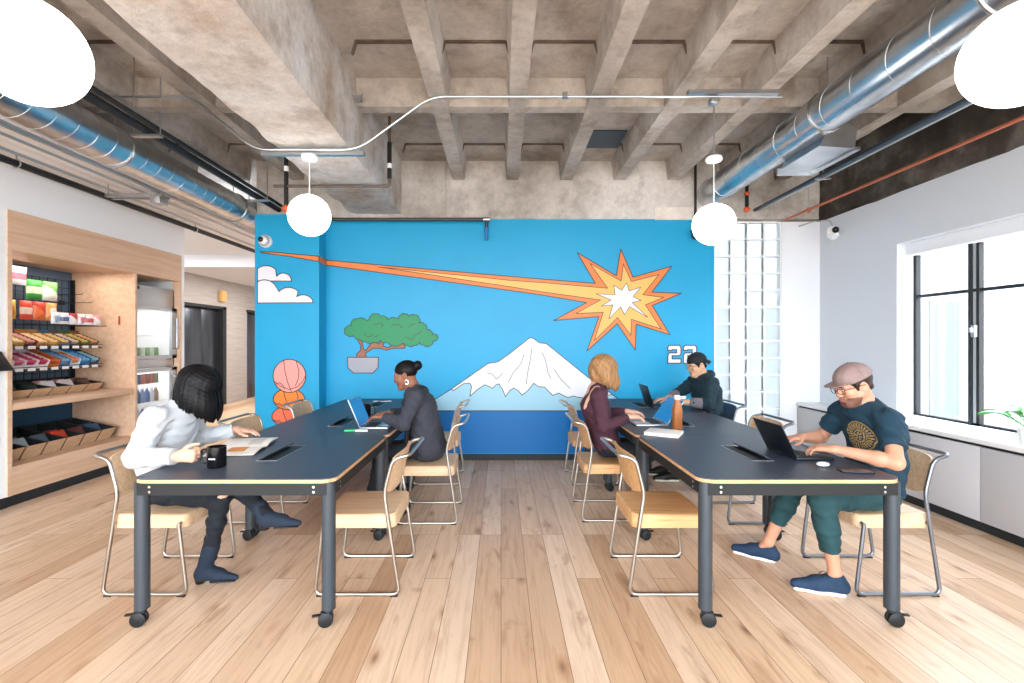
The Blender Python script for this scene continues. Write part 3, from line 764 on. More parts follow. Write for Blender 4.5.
def make_chair(label, wood, metal):
    t = thing('plywood_chair', label, 'chair', group='plywood sled chairs')
    hw = .238
    side = [(.19, .40), (.236, .012), (-.236, .012), (-.15, .575), (-.198, .765), (-.295, .79)]
    L = [(x, -hw, z) for x, z in side] + [(x, hw, z) for x, z in reversed(side)]
    B().tube(fillet(L, .045, 6), .0105, 10).tube([(.19, -hw, .40), (.185, -.2, .405), (.185, .2, .405), (.19, hw, .40)], .009, 8).tube([(-.178, -hw + .004, .40), (-.17, -.2, .41), (-.17, .2, .41), (-.178, hw - .004, .40)], .009, 8).done('frame', metal, t)
    R = rrect(-.208, .216, -.219, .219, .045, 6)
    bm = B(); bm.prism([(x, y, .374) for x, y in R], (0, 0, .074))
    for v in bm.bm.verts:
        if v.co.z > .44:
            e = max(abs(v.co.x - .004) / .212, abs(v.co.y) / .219)
            if v.co.x < -.1: v.co.z += .004
    es = [e for e in bm.bm.edges if all(v.co.z > .44 for v in e.verts) and len(e.link_faces) == 2 and any(abs(f.normal.z) < .5 for f in e.link_faces)]
    bm.bm.normal_update()
    es = [e for e in bm.bm.edges if all(v.co.z > .44 for v in e.verts) and any(abs(f.normal.z) < .5 for f in e.link_faces)]
    bmesh.ops.bevel(bm.bm, geom=es, offset=.014, segments=3, profile=.5, affect='EDGES')
    bm.done('seat', wood, t)
    def bk(u, v):
        s = 2 * u - 1
        e = abs(s) ** 6
        lo = .56 + .03 * e; hi = .785 - .015 * e
        z = lo + (hi - lo) * v
        k = (z - .575) / .19
        x = -.15 - .048 * k - .028 * (1 - s * s) + (.003)
        return (x, s * (hw - .013), z), (1, 0, .2)
    B().sheet(bk, 20, 8, .012).done('backrest', wood, t)
    for sx in (-.205, .205):
        for sy in (-hw, hw):
            B().bx(sx - .022, sx + .022, sy - .009, sy + .009, 0, .008, bev=.002).done('glide', M_rub, t)
    return t
M_tube = mat('satin_steel', '#B5ADA4', .3, 1)
M_tubed = mat('grey_tube', '#7F838A', .35, .9)
ca = make_chair('empty pale plywood chair on the aisle side of the nearest table by the snack cabinet', M_ply, M_tube)
cb = make_chair('empty honey plywood chair tucked at the nearest table on the aisle side near the window', M_plyw, M_tube)
cc = make_chair('pale plywood chair under the man in the brown cap', M_ply, M_tubed)
ca.location = (-.803, 2.89, 0); ca.rotation_euler.z = PI
cb.location = (.95, 2.89, 0)
cc.location = (2.217, 2.89, 0); cc.rotation_euler.z = PI
dup(ca, (-1.99, 2.89, 0), 0, 'pale plywood chair under the woman in the white sweater')
dup(ca, (-.575, 3.93, 0), PI, 'pale plywood chair under the woman in the charcoal cardigan')
dup(ca, (-.64, 4.95, 0), PI, 'empty pale plywood chair nearest the mural just behind the woman in the cardigan')
dup(ca, (-1.93, 3.95, 0), 0, 'empty plywood chair right behind the woman in the white sweater')
dup(ca, (-1.88, 4.95, 0), 0, 'empty plywood chair in front of the painted basketballs')
dup(cb, (.87, 3.985, 0), 0, 'honey plywood chair under the blonde woman')
dup(cb, (.93, 4.95, 0), 0, 'empty plywood chair nearest the mural just behind the blonde woman')
dup(cc, (2.0, 3.935, 0), PI, 'empty plywood chair facing the capped man from behind his laptop')
cd = dup(cc, (2.13, 4.93, 0), PI, 'chair with dark back under the man in the navy hoodie')
M_slate = mat('slate_back', '#4A5A72', .5)
for c in cd.children:
    if c.name.startswith('backrest'): c.data = c.data.copy(); c.data.materials[0] = M_slate

# ================================================================ snack cabinet
XF, XBK = -4.24, -4.96
t = thing('snack_cabinet', 'built-in birch snack cabinet with open shelves, header and dark kick', 'cabinet', (-4.6, 5.1, 0))
y0, y1, yd = 4.07, 6.285, 5.49
D(B().bx(XBK - .02, XF + .012, y0, y1, 2.215, 2.56), 'header', M_plyy, t)
D(B().bx(XBK, XF + .012, y0, y0 + .04, .09, 2.215), 'side_panel', M_plyy, t)
D(B().bx(XBK, XF + .012, yd, yd + .03, .09, 2.215), 'side_panel', M_plyy, t)
D(B().bx(XBK, XF + .012, y1 - .03, y1, .09, 2.215), 'side_panel', M_plyy, t)
D(B().bx(XBK, XF + .006, y0 + .04, yd, .825, .885, bev=.003), 'shelf', M_plyy, t)
D(B().bx(XBK, XF + .006, y0 + .04, yd, .09, .336), 'base_front', M_plyy, t)
D(B().bx(XBK, XF + .004, y0, y1, 0, .09), 'plinth', M_dark, t)
D(B().bx(XBK - .02, XBK, y0, y1, .09, 2.215), 'back_panel', mat('slate_panel_blue', '#536A80', .6), t)
D(B().bx(XBK + .0, XBK + .006, y0 + .04, yd, .336, .825), 'lower_back', mat('teal_panel', '#1F4E6E', .6), t)
D(B().bx(-4.42, -4.40, yd - .006, yd, 1.62, 1.72), 'fitting', M_copper, t)
# wire grid
XG = XBK + .012
t = thing('wire_grid', 'black wire grid panel on the back of the snack cabinet', 'grid', (XG + .03, 4.8, .9))
b = B()
for y in np.arange(4.13, 5.46, .085): b.tube([(XG + .03, y, .9), (XG + .03, y, 2.12)], .0035, 6)
for z in np.arange(.92, 2.13, .085): b.tube([(XG + .035, 4.13, z), (XG + .035, 5.46, z)], .0035, 6)
D(b, 'grid_wire', M_black, t)
D(B().bx(XG, XG + .045, 4.12, 4.135, .89, 2.13), 'frame', M_black, t); D(B().bx(XG, XG + .045, 5.455, 5.47, .89, 2.13), 'frame', M_black, t)

# --- goods
def bag(name, label, cat, c, w, h, d, cols, group, tilt=0, yaw=0, patt=0):
    t = thing(name, label, cat, c, 0, group)
    t.rotation_euler = (0, tilt, yaw)
    def f(sgn):
        def g_(u, v):
            y = (u - .5) * w; z = v * h
            pr = (1 - abs(2 * u - 1) ** 4) * (1 - abs(2 * v - 1) ** 3)
            wob = .006 * math.sin(9 * u + 3 * patt) * math.sin(7 * v + patt)
            yy = y * (1 - .06 * math.sin(PI * v))
            return (sgn * (d / 2 * pr + wob * pr), yy, z)
        return g_
    b = B().grid(f(1), 14, 14).grid(f(-1), 14, 14)
    bmesh.ops.remove_doubles(b.bm, verts=b.bm.verts, dist=.0004)
    for fc in b.bm.faces:
        q = fc.calc_center_median(); uu, vv = q.y / w, q.z / h
        if patt % 3 == 0: fc.material_index = 1 if (uu ** 2 + (vv - .45) ** 2) < .09 else 0
        elif patt % 3 == 1: fc.material_index = 1 if .3 < vv < .62 else 0
        else: fc.material_index = 1 if vv + uu * .6 > .55 else 0
    b.done('packet', cols, t); return t
GM = {}
def gm(h):
    if h not in GM: GM[h] = mat('foil_' + h[1:], h, .3, spec=.5)
    return GM[h]
def yat(px, X): return X * F / (px - CX)
def zat(py, Y): return H - (py - CY) * Y / F
G1 = 'snack bags hanging on the wire grid'
bag('snack_bag', 'pink and white bag hanging highest on the wire grid', 'snack', (-4.72, 4.62, 1.98), .22, .18, .05, [gm('#F5EEF0'), gm('#E07C8E')], G1, .0, 0, 1)
bag('snack_bag', 'green snack bag hanging in the middle of the wire grid', 'snack', (-4.72, 4.80, 1.85), .17, .2, .07, [gm('#3FA646'), gm('#DDE8C8')], G1, 0, 0, 1)
bag('snack_bag', 'white and green snack bag hanging beside the plain green one', 'snack', (-4.72, 4.97, 1.85), .17, .2, .07, [gm('#EDEFE2'), gm('#74B85E')], G1, 0, 0, 2)
for i, (y, c1, c2, n) in enumerate(((4.50, '#E7B93A', '#D98A2E', 'yellow'), (4.66, '#E2503A', '#F3D9C4', 'red orange'), (4.79, '#EE7B45', '#C8402F', 'deep orange'), (4.92, '#F2A25C', '#F6E7D6', 'pale orange'))):
    bag('snack_bag', n + ' snack bag hanging in the row above the first rack', 'snack', (-4.66, y, 1.64), .128, .185, .055, [gm(c1), gm(c2)], G1, 0, 0, i)
for i, (c1, c2, n) in enumerate((('#EEF1F6', '#9FB9DA', 'white and pale blue'), ('#F4F3F4', '#5A6B96', 'white and navy'), ('#F3EDEE', '#B9484E', 'white and dark red'), ('#F6F2F2', '#E48C98', 'white and pink'), ('#F7EFEF', '#CF5B63', 'white and red'), ('#F7F0F0', '#EAA9A9', 'white and salmon'))):
    bag('snack_bag', n + ' pouch in the front row of the wire grid', 'snack', (-4.54, 4.84 + .1 * i, 1.60), .1, .125, .04, [gm(c1), gm(c2)], 'white pouches on the grid rail', 0, 0, i)
b = B().tube([(-4.58, 4.75, 1.60), (-4.58, 5.42, 1.60)], .004, 6).tube([(-4.50, 4.75, 1.60), (-4.50, 5.42, 1.60)], .004, 6)
for y in (4.76, 5.40): b.tube([(-4.905, y, 1.60), (-4.50, y, 1.60)], .004, 6)
tag(b.done('wire_shelf', M_black), 'thin wire rail carrying the white pouches', 'shelf')
for y, z, n in ((5.2, 1.94, 'upper'), (5.32, 1.86, 'lower')):
    t = thing('peg_hook', n + ' empty peg hook on the wire grid', 'hook', (XBK + .04, y, z), 0, 'empty peg hooks')
    B().tube([(0, 0, 0), (.32, 0, 0), (.34, 0, .015)], .004, 6).done('pin', M_black, t); B().bx(-.008, .012, -.025, .025, -.025, .025).done('plate', M_black, t)

def carton(label, c, w, dpt, h, col, cont, group):
    t = thing('bar_carton', label, 'carton', c, 0, group); t.rotation_euler = (0, math.radians(22), 0)
    th = .003; b = B()
    b.bx(-dpt, 0, -w / 2, w / 2, 0, th).bx(-dpt, 0, -w / 2, -w / 2 + th, 0, h).bx(-dpt, 0, w / 2 - th, w / 2, 0, h).bx(-dpt, -dpt + th, -w / 2, w / 2, 0, h * 1.3).bx(-th, 0, -w / 2, w / 2, 0, h * .45)
    b.done('box', col, t)
    q = B()
    for k in range(5): q.box((-dpt * (.12 + .17 * k), 0, h * .55), (.026, w - .012, h * .8), rot=Matrix.Rotation(.5, 3, 'Y'), bev=.004)
    q.done('snack_bars', cont, t); return t
R1 = [('#D8A33B', '#F0D9A0'), ('#7A2E35', '#C58A7C'), ('#C9863E', '#E6C49A'), ('#B98A4B', '#E2C087'), ('#4F6F94', '#E0B060'), ('#6A5A4C', '#C8B49A'), ('#4F6B3C', '#C7A25A'), ('#7B5638', '#C99B6B')]
N1 = ['mustard', 'maroon', 'caramel', 'tan', 'blue', 'grey brown', 'moss green', 'chestnut']
for i in range(8):
    carton(N1[i] + ' carton of snack bars on the upper sloped rack', (-4.48, 4.40 + .117 * i, 1.375), .108, .26, .06, gm(R1[i][0]), gm(R1[i][1]), 'cartons on the upper rack')
R2 = [('#E4DADF', '#D46A8C'), ('#EADDE3', '#C93F67'), ('#F0E5E8', '#B83A55'), ('#D9793F', '#C85A33'), ('#5A7FA8', '#7FA9D0'), ('#C9D6DD', '#E48B5A'), ('#2F79B5', '#6FB4DC'), ('#3E4F63', '#8FC0D0')]
N2 = ['pale pink', 'pink and crimson', 'white and crimson', 'rust orange', 'steel blue', 'pale grey', 'bright blue', 'slate']
for i in range(8):
    carton(N2[i] + ' carton of snack bars on the lower sloped rack', (-4.48, 4.40 + .117 * i, 1.165), .108, .26, .085, gm(R2[i][0]), gm(R2[i][1]), 'cartons on the lower rack')
for z, n in ((1.36, 'upper'), (1.15, 'lower')):
    t = thing('wire_rack', n + ' sloped wire rack holding snack bar cartons', 'rack', (-4.7, 4.8, z)); b = B()
    dz = math.tan(math.radians(22))
    for y in np.arange(4.34, 5.33, .06): b.tube([(-4.47, y, z), (-4.90, y, z + .43 * dz)], .003, 6)
    for k in (0, .2, .43): b.tube([(-4.47 - k, 4.33, z + k * dz - .004), (-4.47 - k, 5.32, z + k * dz - .004)], .004, 6)
    b.tube([(-4.465, 4.33, z + .03), (-4.465, 5.32, z + .03)], .003, 6)
    D(b, 'wire', M_black, t)
    for i in range(8): D(B().bx(-4.466, -4.464, 4.365 + .117 * i, 4.365 + .117 * i + .075, z - .006, z + .022), 'price_strip', M_whitewarm, t)
def bin_(label, x, y, z, w, d, hf, hb, group, packs):
    t = thing('wood_bin', label, 'bin', (x, y, z), 0, group)
    th = .008; pro = [(.0, hf), (-.07, 0), (-d, 0), (-d, hb)]
    b = B()
    for s in (-w / 2, w / 2 - th): b.prism([(px_, s, pz) for px_, pz in pro], (0, th, 0))
    b.done('side', M_dark, t)
    B().prism([(0, -w / 2, hf), (-.07, -w / 2, 0), (-.07 - th, -w / 2, 0), (-th, -w / 2, hf)], (0, w, 0)).done('front', M_ply, t)
    B().bx(-d, -.07, -w / 2, w / 2, 0, th).bx(-d, -d + th, -w / 2, w / 2, 0, hb).done('body', M_dark, t)
    for k, (c1, n) in enumerate(packs):
        o = thing('snack_packet', n, 'snack', (x - .125 - .09 * k, y - .012 + .02 * (k % 2), z + .05), 0, 'packets in the wooden bins')
        o.rotation_euler = (0, -.55, 0)
        B().box((0, 0, hf * .62), (.04, w * .74, hf * 1.1), bev=.012).done('packet', gm(c1), o)
ub = [[('#4A3A2C', 'dark brown packet in the first upper bin'), ('#5C4B3A', 'umber packet behind the dark brown one')], [('#22352F', 'deep green packet in the second upper bin'), ('#33453C', 'grey green packet behind the deep green one')],
      [('#E8DCDD', 'pale pink packet in the third upper bin'), ('#D98C93', 'rose packet behind the pale pink one')], [('#EAD9D6', 'cream packet in the fourth upper bin'), ('#C96F74', 'red packet behind the cream one')], [('#4F3226', 'chocolate packet in the fifth upper bin'), ('#6B4A39', 'cocoa packet behind the chocolate one')]]
od = ['first', 'second', 'third', 'fourth', 'fifth', 'sixth']
for i in range(5):
    bin_(od[i] + ' wooden bin on the cabinet shelf, counted from the wall end', -4.44, 4.42 + .2 * i, .886, .196, .42, .085, .15, 'wooden bins on the shelf', ub[i])
lb = [[('#2E4A44', 'bottle green packet in the first low bin')], [('#A9B7BE', 'silver packet in the second low bin'), ('#5C7480', 'blue grey packet behind the silver one')], [('#4D6470', 'slate packet in the third low bin')],
      [('#D2452E', 'bright red packet in the fourth low bin'), ('#8B3A34', 'dull red packet behind the bright red one')], [('#5E2F33', 'wine coloured packet in the fifth low bin')], [('#2C5E84', 'blue packet in the sixth low bin'), ('#123A52', 'navy packet behind the blue one')]]
for i in range(6):
    bin_(od[i] + ' wooden bin in the low opening, counted from the wall end', -4.34, 4.24 + .205 * i, .337, .2, .5, .125, .23, 'wooden bins in the low opening', lb[i])
# ================================================================ fridge
M_in = mat('fridge_liner', '#F4F5F4', .4)
t = thing('drinks_fridge', 'tall steel drinks fridge with two glass doors beside the snack cabinet', 'fridge', (-4.6, 5.9, .094))
fy0, fy1 = 5.526, 6.249; fx = -4.30
D(B().bx(XBK + .012, fx, fy0, fy0 + .02, .094, 2.1).bx(XBK + .012, fx, fy1 - .02, fy1, .094, 2.1).bx(XBK + .012, XBK + .03, fy0, fy1, .094, 2.1), 'body', M_in, t)
D(B().bx(XBK + .012, fx, fy0, fy1, 1.86, 2.1, bev=.004), 'top_panel', M_alu, t); D(B().bx(XBK + .012, fx, fy0, fy1, 1.10, 1.21, bev=.004), 'middle_panel', M_alu, t); D(B().bx(XBK + .012, fx, fy0, fy1, .094, .42), 'base_panel', M_alu, t)
v = B()
for k in range(5): v.bx(fx, fx + .004, fy0 + .06, fy1 - .06, .16 + .05 * k, .18 + .05 * k)
D(v, 'grille', M_dark, t)
D(B().bx(fx, fx + .004, fy0 + .02, fy0 + .12, 2.05, 2.09), 'plate', M_dark, t)
for za, zb2 in ((1.215, 1.855), (.425, 1.095)):
    f = B()
    f.bx(fx, fx + .035, fy0, fy0 + .045, za, zb2).bx(fx, fx + .035, fy1 - .09, fy1, za, zb2).bx(fx, fx + .035, fy0, fy1, zb2 - .04, zb2).bx(fx, fx + .035, fy0, fy1, za, za + .04)
    dr = D(f, 'door', M_alu, t)
    q = B().bx(fx + .01, fx + .014, fy0 + .04, fy1 - .085, za + .03, zb2 - .03); bmesh.ops.translate(q.bm, verts=q.bm.verts, vec=-Vector(t.location)); q.done('glass', M_glass, dr)
    q = B().tube(fillet([(fx + .03, fy1 - .045, za + .12), (fx + .07, fy1 - .045, za + .12), (fx + .07, fy1 - .045, zb2 - .12), (fx + .03, fy1 - .045, zb2 - .12)], .02), .01, 8)
    bmesh.ops.translate(q.bm, verts=q.bm.verts, vec=-Vector(t.location)); q.done('handle', M_steel, dr)
SH = [1.225, 1.50, .43, .67, .90]
for z in SH[1:2] + SH[3:]:
    b = B()
    for x in np.arange(-4.9, -4.36, .05): b.tube([(x, fy0 + .02, z), (x, fy1 - .02, z)], .003, 5)
    D(b, 'shelf', M_whitewarm, t)
def can(label, x, y, z, c, tall, group):
    m = gm(c)
    t = thing('drink_bottle' if tall else 'drink_can', label, 'drink', (x, y, z), 0, group)
    if tall:
        B().lathe([(0, 0), (.03, 0), (.032, .01), (.032, .11), (.014, .15), (.013, .165), (0, .165)], seg=14).done('bottle', m, t)
        B().lathe([(0, .165), (.015, .165), (.015, .185), (0, .185)], seg=12).done('cap', M_whitewarm, t)
    else:
        B().lathe([(0, 0), (.026, 0), (.031, .008), (.031, .112), (.026, .12), (0, .118)], seg=14).done('can', m, t)
        B().lathe([(0, .12), (.027, .12), (.027, .123), (0, .123)], seg=14).done('lid', M_alu, t)
rows = [(1.230, ['#8FB17A', '#E4E8DE', '#6FA05E', '#DDE3D6', '#7BA86A', '#CFD8C4', '#5E9450'], False, 'on the floor of the upper fridge compartment', ['sage green', 'off white', 'leaf green', 'pale grey', 'light green', 'pale sage', 'dark green']),
        (.905, ['#3D6FA8', '#7FB1D0', '#2F5C8F', '#C0603B', '#8F4A33', '#A9553A', '#6B7F5E'], False, 'on the top shelf of the lower fridge compartment', ['mid blue', 'sky blue', 'deep blue', 'orange brown', 'brown', 'rust', 'olive']),
        (.675, ['#355EA0', '#4B77B8', '#2B4F8C', '#6A90C4', '#3A66A6', '#C9CDD2', '#8C6A50'], True, 'on the middle shelf of the lower fridge compartment', ['royal blue', 'soft blue', 'ink blue', 'powder blue', 'cobalt', 'silver', 'tan']),
        (.435, ['#9FB4C8', '#5D7FA6', '#B7C3CC', '#44689A', '#8FA3B5', '#37598C', '#A58A70'], True, 'on the floor of the lower fridge compartment', ['ice blue', 'denim blue', 'pearl', 'strong blue', 'grey blue', 'dark blue', 'beige'])]
for z, cs, tall, where, nm in rows:
    for i, c in enumerate(cs):
        can(nm[i] + (' bottle ' if tall else ' can ') + where, -4.40, 5.60 + .075 * i, z, c, tall, 'drinks in the fridge')
# wall tablet at the picture edge
t = thing('wall_tablet', 'dark tablet on a bracket at the wall end of the snack cabinet', 'tablet', (-4.2, 3.93, 1.20))
B().box((.03, -.04, .06), (.02, .24, .19), rot=Matrix.Rotation(math.radians(-35), 3, 'Y'), bev=.006).done('screen', M_rub, t)
B().tube([(-.03, -.04, .03), (.055, -.04, .05)], .015, 10).done('bracket', M_alu, t)
# ================================================================ things on the tables
M_lap = mat('laptop_dark', '#2B2F36', .35, .6); M_lapl = mat('laptop_silver', '#AEB3B9', .3, .8)
M_key = mat('laptop_keys', '#15171A', .5); M_scr = mat('screen_off', '#0B0E13', .08)
M_scrb = mat('screen_blue', '#174F7A', .15, emit='#1E78BE', estr=.18)  # blue screen face with a faint blue emission
def laptop(label, x, y, rz, w, d, lid, tilt, body, scr):
    t = thing('laptop', label, 'laptop', (x, y, TT + .001), rz, 'laptops on the work tables')
    B().box((0, 0, .008), (d, w, .014), bev=.004).done('base', body, t)
    k = B()
    for i in range(5):
        for j in range(12): k.box((-d / 2 + .035 + .019 * i, -w * .42 + w * .84 * (j + .5) / 12, .0158), (.015, w * .84 / 12 - .004, .0022))
    k.done('keyboard', M_key, t)
    B().box((d * .30, 0, .0154), (d * .26, w * .36, .0012)).done('trackpad', M_lapl, t)
    R = Matrix.Rotation(-tilt, 3, 'Y'); c = Vector((-d / 2 + .004, 0, .014))
    l = B().box(c + R @ Vector((0, 0, lid / 2)), (.007, w, lid), rot=R, bev=.003).done('lid', body, t)
    B().box(c + R @ Vector((.0042, 0, lid / 2)), (.0012, w - .016, lid - .018), rot=R).done('screen', scr, l)
    B().tube([c + Vector((0, -w * .4, 0)), c + Vector((0, w * .4, 0))], .006, 8).done('hinge', M_key, t)
    return t
laptop('dark laptop under the hands of the man in the brown cap', 1.785, 2.85, 0, .31, .215, .205, math.radians(26), M_lap, M_scr)
laptop('laptop with thin raised screen used by the woman in the cardigan', -.985, 3.81, 0, .30, .22, .235, math.radians(23), M_lapl, M_scrb)
laptop('laptop with blue screen in front of the blonde woman', 1.205, 3.965, PI, .36, .25, .235, math.radians(36), M_lapl, M_scrb)
laptop('dark laptop standing open before the man in the navy hoodie', 1.655, 4.96, 0, .30, .215, .225, math.radians(18), M_lap, M_scr)
M_mug = mat('black_glaze', '#0D0E10', .15)
M_mark = mat('white_print', '#E9E9E9', .5)
def mug(label, x, y, rz, r, h, mark):
    t = thing('mug', label, 'mug', (x, y, TT), rz, 'black mugs')
    B().lathe([(0, .001), (r * .92, .001), (r, .008), (r, h), (r - .005, h), (r - .006, .01), (0, .01)], seg=32).done('cup', M_mug, t)
    B().tube(fillet([(r * .97, 0, h * .85), (r + .036, 0, h * .85), (r + .036, 0, h * .2), (r * .97, 0, h * .22)], .022), .0055, 10).done('handle', M_mug, t)
    B().lathe([(0, h * .8), (r - .006, h * .8)], seg=24).done('coffee', mat('coffee', '#1E120B', .1), t)
    b = B()
    for a0, a1, z0, z1 in mark:
        n = 6; ring = [a0 + (a1 - a0) * k / n for k in range(n + 1)]
        for k in range(n):
            q = [((r + .0006) * math.cos(a), (r + .0006) * math.sin(a), z) for a, z in ((ring[k], z0), (ring[k + 1], z0), (ring[k + 1], z1), (ring[k], z1))]
            b.bm.faces.new([b.bm.verts.new(p) for p in q])
    b.done('print_mark', M_mark, t)
mug('black mug held by the woman in the white sweater', -1.535, 2.565, PI, .047, .112, [(PI * .38, PI * .62, .05, .056)])
mug('black printed mug standing behind the laptop of the woman in the cardigan', -1.21, 4.24, 0, .047, .118, [(-PI * .75, -PI * .45, .075, .085), (-PI * .7, -PI * .5, .055, .064), (-PI * .72, -PI * .48, .035, .044)])
# magazine
t = thing('magazine', 'open magazine with an orange picture by the black mug', 'magazine', (-1.64, 3.02, TT + .001), math.radians(8))
M_pg = mat('magazine_paper', '#EFE9E2', .5); M_txt = mat('pale_grey_ink', '#D2CCC6', .5); M_pic = mat('orange_print', '#D9893A', .5)
def page(s):
    def f(u, v):
        y = s * (.006 + .215 * u); z = .004 + .016 * math.sin(PI * min(1, u * 1.05)) * (1 - u * .55) + .012 * u * (s > 0)
        return ((v - .5) * .285, y, z + .004), (0, 0, 1)
    return f
for s in (-1, 1):
    o = B().sheet(page(s), 14, 4, .006).done('page', M_pg, t)
    f = page(s)
    if s < 0:
        q = B().grid(lambda u, v: tuple(Vector(f(.25 + .5 * u, .38 + .36 * v)[0]) + Vector((0, 0, .0012))), 6, 4); q.done('picture', M_pic, o)
    if s > 0: q = B().grid(lambda u, v: tuple(Vector(f(.1 + .8 * u, .55 + .3 * v)[0]) + Vector((0, 0, .001))), 6, 4); q.done('text_block', M_txt, o)
# notebook, bottle, phone, case, pen, earphones
t = thing('notebook', 'thick white notebook lying in front of the wood grain bottle', 'notebook', (1.19, 3.475, TT + .0005), math.radians(-30))
B().box((0, 0, .011), (.232, .198, .016)).done('pages', M_pg, t)
B().box((0, 0, .0205), (.24, .206, .003), bev=.001).box((0, 0, .0015), (.24, .206, .003), bev=.001).box((0, .1025, .011), (.24, .002, .019)).done('cover', mat('notebook_cover', '#E6E1DC', .5), t)
t = thing('water_bottle', 'tall wood grain water bottle with a white looped cap', 'bottle', (1.362, 3.672, TT + .0005))
B().lathe([(0, 0), (.034, 0), (.037, .006), (.038, .15), (.034, .18), (.023, .212), (.021, .23), (0, .23)], seg=28).done('body', plywood('walnut_print', '#B5703C', '#7A4522', axis=2, rough=.35), t)
cp = B().lathe([(0, .231), (.022, .231), (.023, .235), (.023, .258), (.02, .262), (0, .262)], seg=24).done('cap', M_whitewarm, t)
B().tube(fillet([(.02, 0, .25), (.06, -.005, .254), (.062, -.008, .243), (.022, 0, .238)], .01), .004, 8).done('loop', M_whitewarm, cp)
t = thing('phone', 'black phone lying at the table corner by the capped man\'s elbow', 'phone', (1.845, 2.475, TT + .0005), math.radians(-14))
B().box((0, 0, .004), (.148, .074, .008), bev=.003).done('body', M_lap, t); B().box((0, 0, .0083), (.14, .067, .0008)).done('screen', mat('phone_glass', '#2A2E33', .12), t)
t = thing('earbud_case', 'small white earbud case lying on the nearest window side table', 'case', (1.745, 2.575, TT + .0005), .2)
B().ball((0, 0, .0125), (.036, .025, .0125), 24).done('shell', M_cam, t); B().tube([(.0362 * math.cos(a), .0252 * math.sin(a), .0135) for a in [2 * PI * k / 32 for k in range(32)]], .0006, 4, closed=True).done('seam', M_alu, t)
t = thing('marker_pen', 'green and white marker lying by the cardigan woman\'s laptop', 'pen', (-1.09, 3.57, TT + .0005), .06)
B().cyl((-.005, 0, .008), (.085, 0, .008), .008, 14).done('barrel', M_whitewarm, t); B().cyl((-.085, 0, .008), (-.005, 0, .008), .0085, 14).done('cap', mat('green_plastic', '#2DB567', .4), t)
tag(B().tube(fillet([(-1.44, 5.36, TT + .0062), (-1.38, 5.37, TT + .0062), (-1.33, 5.34, TT + .0062), (-1.27, 5.37, TT + .0062), (-1.24, 5.37, TT + .0062)], .02), .005, 8).done('earphone_cord', M_whitewarm), 'short white earphone cord on the table touching the mural', 'cord')
# plant
t = thing('potted_plant', 'green leafy plant in a white pot on the window worktop', 'plant', (3.72, 3.33, .7005))
B().lathe([(0, 0), (.06, 0), (.075, .12), (.07, .12), (.058, .02), (0, .02)], seg=24).done('pot', M_whitewarm, t)
B().lathe([(0, .1), (.07, .105)], seg=18).done('soil', M_concd, t)
M_leaf = mat('leaf_green', '#3F8A3A', .4, var=.25, vscale=14)
random.seed(3)
for k in range(14):
    a = k * 2.4; el = .35 + .5 * random.random(); ln = .14 + .09 * random.random()
    base = Vector((0, 0, .1)); dr = Vector((math.cos(a) * math.cos(el), math.sin(a) * math.cos(el), math.sin(el)))
    tip = base + dr * (.10 + .05 * random.random())
    sd = dr.cross(Vector((0, 0, 1))).normalized()
    b = B().tube([base, tip], .003, 6)
    def lf(u, v):
        wd = .042 * math.sin(PI * min(1, u ** .8)) 
        p = tip + dr * ln * u + Vector((0, 0, -1)) * ln * .5 * u * u + sd * wd * (2 * v - 1)
        return p + Vector((0, 0, .012 * abs(2 * v - 1))), (0, 0, 1)
    b.sheet(lf, 10, 4, .0012); b.done('leaf', M_leaf, t)
